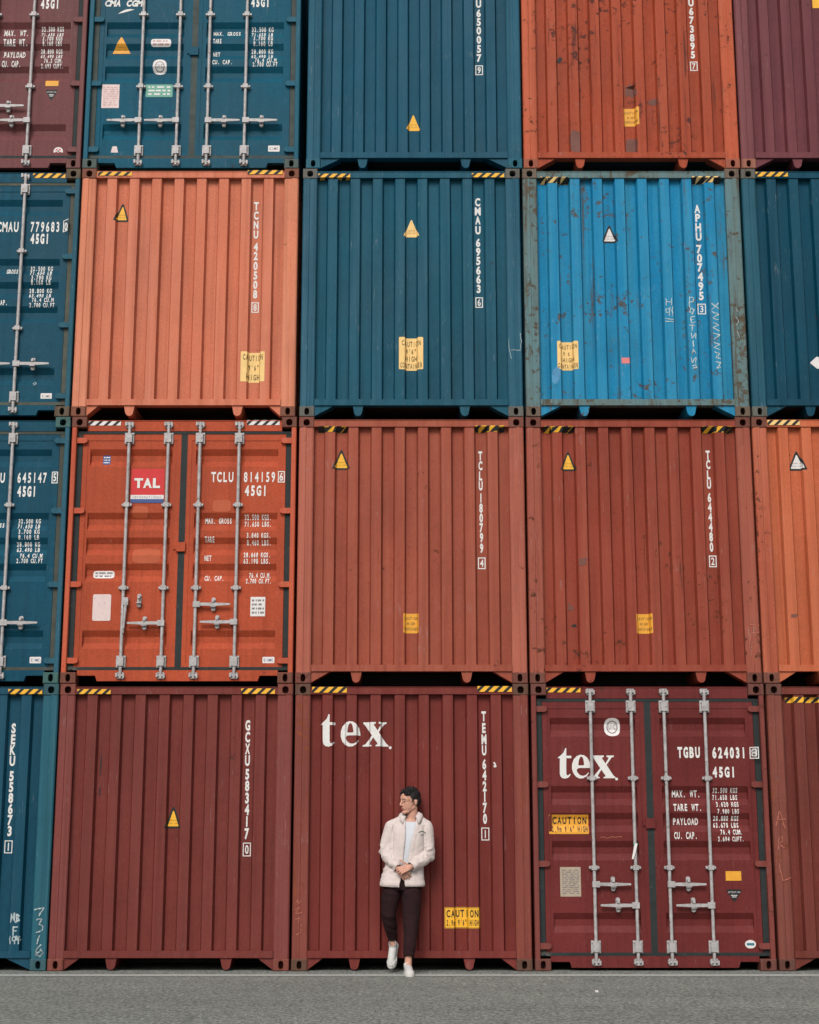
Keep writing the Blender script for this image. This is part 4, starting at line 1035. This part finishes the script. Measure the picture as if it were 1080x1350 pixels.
def build_body():
    bm = bmesh.new()
    # skull, jaw, face
    ell(bm, (0, -0.012, 0.035), (0.074, 0.094, 0.086), HM)
    ell(bm, (0, 0.026, -0.034), (0.060, 0.062, 0.076), HM)
    ell(bm, (0, 0.048, 0.028), (0.061, 0.046, 0.062), HM)       # forehead
    ell(bm, (0, 0.044, -0.018), (0.058, 0.042, 0.050), HM)      # middle of the face
    ell(bm, (0, 0.068, -0.098), (0.027, 0.023, 0.018), HM)      # chin
    for s in (-1, 1):
        capsule(bm, hp(s*0.043, -0.004, -0.058), hp(s*0.022, 0.050, -0.090), 0.019, 0.020)    # jaw line
        capsule(bm, hp(s*0.010, 0.083, 0.019), hp(s*0.040, 0.070, 0.018), 0.0095, 0.007)     # brow
        ell(bm, (s*0.077, -0.018, -0.008), (0.0075, 0.016, 0.027), HM)  # ear
        capsule(bm, hp(s*0.081, -0.028, 0.008), hp(s*0.079, -0.010, -0.028), 0.006, 0.005)
        capsule(bm, hp(s*0.008, 0.094, -0.032), hp(s*0.009, 0.092, -0.033), 0.0085)
    capsule(bm, hp(0, 0.088, 0.018), hp(0, 0.108, -0.026), 0.0085, 0.0105)   # nose
    capsule(bm, hp(-0.017, 0.082, -0.058), hp(0.017, 0.082, -0.058), 0.0085)  # lips
    capsule(bm, hp(-0.014, 0.081, -0.069), hp(0.014, 0.081, -0.069), 0.0085)
    # neck and trunk
    capsule(bm, (0.042, -0.112, 1.46), hp(0, -0.022, -0.05), 0.060, 0.056)
    for s in (-1, 1): capsule(bm, (0.03+s*0.035, -0.112, 1.50), (0.012+s*0.13, -0.112, 1.43), 0.035, 0.04)
    loft(bm, [(0.86, -0.055, -0.145, 0.165, 0.105), (0.95, -0.052, -0.138, 0.165, 0.105), (1.08, -0.03, -0.13, 0.148, 0.098), (1.25, 0.0, -0.118, 0.160, 0.108), (1.36, 0.012, -0.112, 0.162, 0.104), (1.44, 0.02, -0.112, 0.140, 0.085), (1.50, 0.03, -0.115, 0.080, 0.06)])
    # arms
    chain(bm, [((-0.165, -0.112, 1.425), 0.055), ((-0.222, -0.13, 1.18), 0.045), ((-0.10, -0.272, 1.025), 0.029)])
    chain(bm, [((0.190, -0.112, 1.425), 0.055), ((0.212, -0.14, 1.14), 0.045), ((0.040, -0.292, 1.035), 0.029)])
    hand(bm, (-0.092, -0.280, 1.012), (0.098, -0.022, -0.100), (-0.1, -1, 0.1), (0.4, 0, 1), (0.074, 0.082, 0.076, 0.060), (0.25, 0.45, 0.35), 0.10, ((0.9, -0.5, -0.35), (0.95, -0.1, -0.7)))
    hand(bm, (0.030, -0.300, 1.030), (-0.098, -0.045, -0.030), (-0.1, -1, 0.35), (0, 0, 1), (0.070, 0.078, 0.074, 0.058), (0.30, 0.60, 0.50), 0.06, ((-0.65, -0.25, 0.62), (-0.80, 0.1, 0.50)))
    # legs
    chain(bm, [((-0.145, -0.142, 0.88), 0.092), ((-0.190, -0.200, 0.57), 0.052), ((-0.150, -0.098, 0.31), 0.033), ((-0.138, -0.092, 0.245), 0.034)])
    chain(bm, [((0.045, -0.148, 0.88), 0.095), ((0.035, -0.258, 0.50), 0.054), ((0.012, -0.398, 0.19), 0.035), ((0.008, -0.405, 0.10), 0.036)])
    capsule(bm, (0.008, -0.405, 0.10), (0.020, -0.50, 0.055), 0.034, 0.03); capsule(bm, (-0.138, -0.092, 0.245), (-0.142, -0.115, 0.15), 0.034, 0.028)
    return remeshed(bm, 0.0043, 4, 0.5, 'body')
piece('body', build_body(), M_skin)
body = man.children[0] if man.children else None

def build_hair():
    bm = bmesh.new()
    ell(bm, (0, -0.022, 0.052), (0.079, 0.092, 0.078), HM)
    ell(bm, (0, -0.048, 0.010), (0.078, 0.066, 0.070), HM)
    for s in (-1, 1): ell(bm, (s*0.048, -0.014, 0.034), (0.0315, 0.062, 0.058), HM)
    rnd = random.Random(4)
    for i in range(150):                              # short tousled locks swept up over the brow
        a = rnd.uniform(-1, 1); b = rnd.uniform(-0.8, 1.0)
        x = a*0.060; y = b*0.078 - 0.012; zz = 1-(x/0.078)**2-((y+0.018)/0.094)**2
        z = 0.050 + 0.078*math.sqrt(max(0.05, zz))
        p = hp(x, y, z-0.010); q = hp(x + rnd.uniform(-.014, .014), y + rnd.uniform(0.0, 0.024), z + rnd.uniform(0.000, 0.013))
        capsule(bm, p, q, 0.011, 0.008, 8)
    me = remeshed(bm, 0.0040, 5, 0.5, 'hair')
    b2 = bmesh.new(); b2.from_mesh(me); inv = HM.inverted(); kill = []
    for v in b2.verts:
        p = inv @ v.co
        if p.y > 0.045: line = 0.056
        elif p.y > 0.022: line = 0.020 + (p.y-0.022)*1.55
        elif p.y > 0.004: line = -0.004 if abs(p.x) > 0.05 else 0.020
        elif p.y > -0.038: line = 0.016
        else: line = -0.046 + min(0, (p.y+0.038)*0.35+0.004)
        if p.z < line: kill.append(v)
    bmesh.ops.delete(b2, geom=kill, context='VERTS'); b2.to_mesh(me); b2.free()
    return me
piece('hair', build_hair(), M_hair)
def bit(name, fn, mat, voxel=0.003, parent=None):
    bm = bmesh.new(); fn(bm); return piece(name, remeshed(bm, voxel, 1, 0.4, name), mat, parent)
for s in (-1, 1):
    bit('eye', lambda bm: ell(bm, (s*0.030, 0.079, 0.003), (0.0120, 0.0080, 0.0042), HM), M_eye, 0.0022)
    bit('eyebrow', lambda bm: chain(bm, [(hp(s*0.013, 0.0945, 0.023), 0.0034), (hp(s*0.031, 0.0875, 0.027), 0.0034), (hp(s*0.046, 0.078, 0.023), 0.0032)]), M_brow, 0.0022)
bit('lips', lambda bm: (capsule(bm, hp(-0.016, 0.0845, -0.060), hp(0.016, 0.0835, -0.060), 0.0066), capsule(bm, hp(-0.013, 0.0835, -0.0685), hp(0.013, 0.0825, -0.0685), 0.0064)), M_lip, 0.0024)

# clothes
def build_tee():
    bm = bmesh.new()
    loft(bm, [(0.88, -0.055, -0.148, 0.172, 0.112), (0.95, -0.052, -0.142, 0.172, 0.112), (1.08, -0.03, -0.134, 0.156, 0.106), (1.25, 0.0, -0.122, 0.168, 0.116), (1.36, 0.012, -0.116, 0.168, 0.112), (1.44, 0.022, -0.114, 0.140, 0.094), (1.485, 0.034, -0.116, 0.092, 0.080), (1.508, 0.038, -0.116, 0.074, 0.070)])
    me = remeshed(bm, 0.006, 4, 0.5, 't_shirt')
    NV = [v.normal.copy() for v in me.vertices]
    for v, vn in zip(me.vertices, NV):
        n = noise.noise((v.co.x*16, v.co.y*10, v.co.z*7)); v.co += vn*n*0.004
    b2 = bmesh.new(); b2.from_mesh(me); lim = lambda c: 1.476 + max(0.0, c.y+0.195)*0.34
    bmesh.ops.delete(b2, geom=[v for v in b2.verts if v.co.z > lim(v.co)], context='VERTS')
    for v in b2.verts:
        if v.is_boundary: v.co.z = lim(v.co)
    b2.to_mesh(me); b2.free()
    return me
piece('t_shirt', build_tee(), M_tee)

def lerp_tab(tab, z):
    if z <= tab[0][0]: return tab[0][1]
    for (a, p), (b, q) in zip(tab, tab[1:]):
        if z <= b: return p + (q-p)*(z-a)/(b-a)
    return tab[-1][1]
OPEN_L = [(0.83, -0.086), (0.90, -0.070), (1.09, -0.045), (1.30, -0.024), (1.44, -0.020), (1.53, -0.022)]
OPEN_R = [(0.83, -0.024), (0.90, -0.028), (1.00, -0.018), (1.09, 0.006), (1.30, 0.044), (1.42, 0.082), (1.53, 0.094)]
JSEC = [(0.830, -0.052, -0.152, 0.222, 0.138), (0.86, -0.052, -0.152, 0.226, 0.142), (0.885, -0.052, -0.150, 0.222, 0.138), (0.96, -0.046, -0.145, 0.208, 0.122), (1.08, -0.026, -0.136, 0.190, 0.116), (1.25, 0.004, -0.124, 0.186, 0.130), (1.36, 0.012, -0.117, 0.186, 0.126), (1.425, 0.020, -0.114, 0.172, 0.112), (1.475, 0.030, -0.114, 0.118, 0.092), (1.515, 0.038, -0.116, 0.082, 0.076), (1.55, 0.04, -0.117, 0.06, 0.06)]
def fold(co):
    v = 0.0
    for c, amp, rad in (((-0.222, -0.15, 1.18), 1.0, 0.13), ((0.212, -0.16, 1.14), 1.0, 0.13), ((-0.13, -0.25, 1.05), 0.8, 0.10), ((0.08, -0.27, 1.06), 0.8, 0.10), ((-0.2, -0.15, 0.95), 0.5, 0.12)):
        d = (co-Vector(c)).length
        if d < rad: v += amp*(1-d/rad)
    return min(v, 1.0)
def seam(c):                                  # armholes, fly and hem pressed in a little
    if c.y > -0.12: return 0.0
    d = 0.0
    if 1.10 < c.z < 1.44:
        k = min(1, (c.z-1.10)/0.05)
        for x in (-0.142 - 0.03*max(0, 1.42-c.z)**0.8, 0.170 + 0.01*max(0, 1.42-c.z)): d = max(d, 0.013*k*max(0, 1-abs(c.x-x)/0.012))
    for x in (lerp_tab(OPEN_L, c.z)-0.045, lerp_tab(OPEN_R, c.z)+0.045):
        d = max(d, 0.0035*max(0, 1-abs(c.x-x)/0.009))
    if c.x < -0.10 and 0.95 < c.z < 1.30: d = max(d, 0.004*max(0, 1-abs(c.x+0.118)/0.009))
    return d
def build_jacket():
    bm = bmesh.new()
    loft(bm, JSEC, 2.5, 36)
    for s, pts in ((-1, [((-0.160, -0.113, 1.418), 0.076), ((-0.200, -0.120, 1.30), 0.071), ((-0.222, -0.132, 1.185), 0.063), ((-0.17, -0.200, 1.10), 0.060), ((-0.106, -0.268, 1.032), 0.047)]),
                   (1, [((0.186, -0.113, 1.418), 0.077), ((0.202, -0.124, 1.28), 0.072), ((0.213, -0.142, 1.145), 0.064), ((0.132, -0.222, 1.085), 0.060), ((0.050, -0.286, 1.042), 0.047)])):
        chain(bm, pts); capsule(bm, (0.038+s*0.045, -0.118, 1.512), (0.016+s*0.165, -0.114, 1.432), 0.052, 0.066)
    me = remeshed(bm, 0.0058, 3, 0.5, 'jacket')
    NV = [v.normal.copy() for v in me.vertices]
    for v, vn in zip(me.vertices, NV):
        c = v.co.copy(); f = fold(c)
        big = noise.noise((c.x*7, c.y*7, c.z*4.5)); sm = noise.noise((c.x*13+c.z*16, c.y*13, c.z*26-c.x*10))
        rid = 1-abs(noise.noise((c.x*7+c.z*11, c.y*8, c.z*16-c.x*8)))*2.6; rid2 = 1-abs(noise.noise((c.x*17, c.y*8, c.z*3.2+4)))*2.4
        v.co = c + vn*(0.006*big + (0.001+0.004*f)*sm + (0.0015+0.021*f)*max(-1, rid) + 0.0015*max(-1, rid2) - seam(c) + (0.004 if 0.845 < c.z < 0.885 else 0))
    b2 = bmesh.new(); b2.from_mesh(me); kill = []
    for _ in range(2): bmesh.ops.smooth_vert(b2, verts=b2.verts[:], factor=0.5, use_axis_x=True, use_axis_y=True, use_axis_z=True)
    cuffs = [(Vector((-0.106, -0.268, 1.032)), Vector((0.064, -0.068, -0.068)).normalized()), (Vector((0.050, -0.286, 1.042)), Vector((-0.082, -0.064, -0.043)).normalized())]
    for v in b2.verts:
        c = v.co
        on_sleeve = any((c-q).dot(d) > -0.20 and ((c-q) - d*(c-q).dot(d)).length < 0.085 for q, d in cuffs) and c.y < -0.235 and c.z < 1.16
        k = False
        if c.z < 0.836 - 0.05*(c.x+0.24)*(c.x < -0.06) or c.z > 1.556 or (c.z > 1.49 and (c.x-0.04)**2 + (c.y+0.117)**2 < 0.062**2): k = True
        if c.y < -0.15 and lerp_tab(OPEN_L, c.z) < c.x < lerp_tab(OPEN_R, c.z):
            if not (0.99 < c.z < 1.13 and c.y < -0.275): k = True
        for q, d in cuffs:
            t = (c-q).dot(d)
            if 0.022 < t < 0.060 and ((c-q)-d*t).length < 0.054 and c.y < -0.268: k = True
        if k: kill.append(v)
    bmesh.ops.delete(b2, geom=kill, context='VERTS')
    for v in b2.verts:                          # draw the cut edges true
        if not v.is_boundary: continue
        c = v.co
        for q, d in cuffs:
            t = (c-q).dot(d)
            if abs(t-0.022) < 0.012 and ((c-q)-d*t).length < 0.062: v.co = c - d*(t-0.020); break
        else:
            if c.z < 0.85: v.co.z = 0.836 - 0.05*(c.x+0.24)*(c.x < -0.06)
            elif c.y < -0.15 and c.z < 1.53:
                l, r = lerp_tab(OPEN_L, c.z), lerp_tab(OPEN_R, c.z)
                if abs(c.x-l) < 0.012: v.co.x = l
                elif abs(c.x-r) < 0.012: v.co.x = r
    b2.to_mesh(me); b2.free()
    return me
jk = piece('jacket', build_jacket(), M_jacket)
sm = jk.modifiers.new('thickness', 'SOLIDIFY'); sm.thickness = 0.006; sm.offset = -1

def build_collar():
    m = MB(); n = 30; rows = []; c = Vector((0.034, -0.117, 0))
    for k in range(n+1):
        t = k/n; a = R(-90-40) - t*R(280)
        ca, sa = math.cos(a), math.sin(a); front = max(0.0, -sa); side = abs(ca)
        zt = 1.572 - 0.060*front; end = max(0, 1-min(t, 1-t)/0.16)
        base = Vector((c.x+0.070*ca, c.y+0.068*sa, 1.505-0.015*front)); top = Vector((c.x+0.070*ca, c.y+0.068*sa, zt))
        mid = Vector((c.x+0.080*ca, c.y+0.080*sa, zt+0.002))
        low = Vector((c.x+(0.128+0.010*end)*ca - 0.012*end*(1 if ca > 0 else -1), c.y+(0.112+0.024*end)*sa, 1.528 - 0.020*front - 0.062*end))
        rows.append((base, top, mid, (mid+low)/2 + Vector((ca*0.008, sa*0.008, 0.006)), low))
    v = [p for r in rows for p in r]; w_ = 5
    m.add(v, [(k*w_+i, k*w_+i+1, (k+1)*w_+i+1, (k+1)*w_+i) for k in range(n) for i in range(w_-1)], 0, True)
    me = bpy.data.meshes.new('collar'); me.from_pydata(m.v, [], m.f)
    for p in me.polygons: p.use_smooth = True
    return me
collar_me = build_collar(); collar_me.transform(Matrix.Translation((0, -OY, 0)))
collar = new_obj('collar', collar_me, M_jacket, jk)
sm = collar.modifiers.new('thickness', 'SOLIDIFY'); sm.thickness = 0.005; sm.offset = 0

# small curved print on the chest, laid on the cloth
from mathutils.bvhtree import BVHTree
def on_cloth(x, z):
    bvh = on_cloth.bvh; h = bvh.ray_cast(Vector((x, -1.5, z)), Vector((0, 1, 0)))
    return h[0] if h[0] else Vector((x, -0.25 - OY, z))
on_cloth.bvh = BVHTree.FromPolygons([v.co[:] for v in jk.data.vertices], [p.vertices[:] for p in jk.data.polygons])
def ribbon(name, pts, wd, mat, parent):
    m = MB(); L = []
    for i, (x, z) in enumerate(pts):
        a = Vector(pts[max(0, i-1)]); b = Vector(pts[min(len(pts)-1, i+1)]); d = (b-a).normalized(); n = Vector((-d.y, d.x))*wd/2
        for sg in (1, -1):
            q = on_cloth(x+n.x*sg, z+n.y*sg); L.append((q.x, q.y-0.003, q.z))
    m.add(L, [(2*i, 2*i+1, 2*i+3, 2*i+2) for i in range(len(pts)-1)]); o = m.build(name, mat, parent); return o
ribbon('chest_print', [(0.113+0.074*i/10, 1.366 + 0.018*math.sin(math.pi*(i/10)) - 0.006*i/10) for i in range(11)], 0.009, M_print, jk)
ribbon('chest_print', [(0.132+0.032*i/4, 1.345) for i in range(5)], 0.006, M_print, jk)
# placket edges and hem seam
for tab, sg in ((OPEN_L, -1), (OPEN_R, 1)):
    pass

def build_trousers():
    bm = bmesh.new()
    loft(bm, [(0.80, -0.052, -0.152, 0.150, 0.105), (0.86, -0.054, -0.148, 0.188, 0.122), (0.93, -0.052, -0.142, 0.182, 0.118), (1.0, -0.05, -0.138, 0.17, 0.11)])
    chain(bm, [((-0.146, -0.142, 0.87), 0.108), ((-0.176, -0.180, 0.70), 0.090), ((-0.192, -0.202, 0.57), 0.074), ((-0.170, -0.150, 0.43), 0.062), ((-0.150, -0.100, 0.315), 0.050)])
    chain(bm, [((0.040, -0.148, 0.87), 0.110), ((0.040, -0.205, 0.69), 0.095), ((0.036, -0.262, 0.50), 0.080), ((0.026, -0.330, 0.34), 0.068), ((0.014, -0.398, 0.185), 0.056)])
    me = remeshed(bm, 0.0065, 4, 0.5, 'trousers')
    NV = [v.normal.copy() for v in me.vertices]
    for v, vn in zip(me.vertices, NV):
        c = v.co.copy(); low = max(0, 1-abs(c.z-0.28)/0.16) if c.x > -0.06 else max(0, 1-abs(c.z-0.40)/0.14)
        knee = max(0, 1-abs(c.z-0.54)/0.12); crotch = max(0, 1-abs(c.z-0.80)/0.1)
        v.co = c + vn*(0.009*noise.noise((c.x*6, c.y*6, c.z*5)) + (0.003+0.007*max(low, knee*0.8, crotch))*noise.noise((c.x*10+3, c.y*10, c.z*24+c.x*12)))
    b2 = bmesh.new(); b2.from_mesh(me); kill = []
    for v in b2.verts:
        c = v.co
        lim = 0.302 if c.x < -0.085 else 0.165 - (c.y+0.4)*0.3
        if c.z < lim: kill.append(v)
    bmesh.ops.delete(b2, geom=kill, context='VERTS')
    for v in b2.verts:
        if v.is_boundary: v.co.z = 0.304 if v.co.x < -0.085 else 0.167 - (v.co.y+0.4)*0.3
    b2.to_mesh(me); b2.free()
    return me
tr = piece('trousers', build_trousers(), M_trouser)
sm = tr.modifiers.new('thickness', 'SOLIDIFY'); sm.thickness = 0.004; sm.offset = -1

def shoe(origin, fwd, up):
    Y = Vector(fwd).normalized(); Z = Vector(up); Z = (Z - Y*Z.dot(Y)).normalized(); X = Y.cross(Z)
    O = Vector(origin); M = Matrix(((X.x, Y.x, Z.x, O.x), (X.y, Y.y, Z.y, O.y), (X.z, Y.z, Z.z, O.z), (0, 0, 0, 1)))
    P = lambda x, y, z: M @ Vector((x, y, z))
    bm = bmesh.new()
    ell(bm, (0, 0.048, 0.052), (0.036, 0.046, 0.046), M)
    capsule(bm, P(0, 0.05, 0.055), P(0, 0.055, 0.098), 0.037, 0.041)
    chain(bm, [(P(0, 0.06, 0.072), 0.040), (P(0.001, 0.12, 0.062), 0.040), (P(0.004, 0.18, 0.046), 0.040), (P(0.004, 0.215, 0.038), 0.036)])
    ell(bm, (0.004, 0.215, 0.034), (0.048, 0.058, 0.030), M); ell(bm, (0.002, 0.13, 0.034), (0.042, 0.10, 0.030), M)
    me = remeshed(bm, 0.0045, 4, 0.5, 'shoe')
    b2 = bmesh.new(); b2.from_mesh(me); inv = M.inverted()
    bmesh.ops.bisect_plane(b2, geom=b2.verts[:]+b2.edges[:]+b2.faces[:], plane_co=P(0, 0, 0.012), plane_no=-Z, clear_outer=True)
    bmesh.ops.bisect_plane(b2, geom=b2.verts[:]+b2.edges[:]+b2.faces[:], plane_co=P(0, 0.05, 0.108), plane_no=(Z*1.0 - Y*0.25).normalized(), clear_outer=True)
    b2.to_mesh(me); b2.free()
    o = piece('shoe', me, M_shoe)
    s2 = o.modifiers.new('thickness', 'SOLIDIFY'); s2.thickness = 0.004; s2.offset = -1
    out = [(0.0, 0.0), (0.026, 0.006), (0.036, 0.03), (0.036, 0.08), (0.040, 0.14), (0.049, 0.19), (0.050, 0.225), (0.040, 0.262), (0.018, 0.281), (-0.008, 0.280), (-0.032, 0.262), (-0.044, 0.225), (-0.044, 0.19), (-0.036, 0.14), (-0.035, 0.08), (-0.036, 0.03), (-0.026, 0.006)]
    out = rounded(out, 0.006, 2); m = MB(); n = len(out)
    L = [P(x, y, 0) for x, y in out] + [P(x*1.03, y, 0.004) for x, y in out] + [P(x*1.03, y, 0.026) for x, y in out] + [P(x*0.96, y*0.985+0.002, 0.031) for x, y in out]
    f = [(k*n+i, k*n+(i+1) % n, (k+1)*n+(i+1) % n, (k+1)*n+i) for k in range(3) for i in range(n)] + [tuple(range(n))[::-1], tuple(range(3*n, 4*n))]
    m.add([p - Vector((0, OY, 0)) for p in L], f); m.build('sole', M_sole, o)
    m = MB()
    for i in range(5):
        y = 0.095 + i*0.021; z = 0.098 - i*0.0075
        m.tube(P(-0.022, y-0.004, z) - Vector((0, OY, 0)), P(0.024, y+0.006, z) - Vector((0, OY, 0)), 0.0035, n=6)
        m.tube(P(0.022, y-0.004, z+0.002) - Vector((0, OY, 0)), P(-0.022, y+0.008, z+0.001) - Vector((0, OY, 0)), 0.0035, n=6)
    m.build('laces', M_sole, o)
    return o
shoe((-0.004, -0.352, 0.001), (0.040, -0.28, 0.0), (0, 0, 1))
shoe((-0.118, -0.030, 0.279), (-0.040, -0.125, -0.252), (-0.22, -0.80, 0.42))

def ring(name, c, d, r, t, mat):
    d = Vector(d).normalized(); a = d.orthogonal().normalized(); b = d.cross(a); n = 28; m = MB(); c = Vector(c) - Vector((0, OY, 0))
    pts = [c + (a*math.cos(2*math.pi*i/n) + b*math.sin(2*math.pi*i/n))*r for i in range(n)]
    for i in range(n): m.tube(pts[i], pts[(i+1) % n], t, n=6, caps=False)
    return m.build(name, mat, man)
ring('necklace', (0.038, -0.132, 1.500), (0.0, -0.62, 0.78), 0.070, 0.0022, M_steel)
ring('bracelet', (-0.070, -0.284, 0.990), (0.098, -0.022, -0.100), 0.031, 0.0035, M_eye)

# ---------------------------------------------------------------- odd scraps on the asphalt
def scrap(u, v, label, mat, k):
    c, sn = math.cos(PITCH), math.sin(PITCH); dx, dz = (u-540)/FPX, -(v-675)/FPX
    d = Vector((dx, c-dz*sn, sn+dz*c)); p = CAM + d*(-CAM.z/d.z)
    rnd = random.Random(k); m = MB(); n = 7; top = []
    for i in range(n):
        a = 2*math.pi*i/n; r = rnd.uniform(0.010, 0.02); top.append((r*math.cos(a), r*1.4*math.sin(a), 0.006 + rnd.uniform(0, 0.014)))
    m.add([(0, 0, 0.016)] + top + [(x*1.05, y*1.05, 0.001) for x, y, z in top], [(0, 1+i, 1+(i+1) % n) for i in range(n)] + [(1+i, 1+n+i, 1+n+(i+1) % n, 1+(i+1) % n) for i in range(n)])
    o = m.build('litter_scrap', mat); o.location = (p.x, p.y, 0); tag(o, label, 'litter')
scrap(787, 1308, 'tiny white paper scrap on the asphalt in front of the maroon door-end container', M_paper, 1)
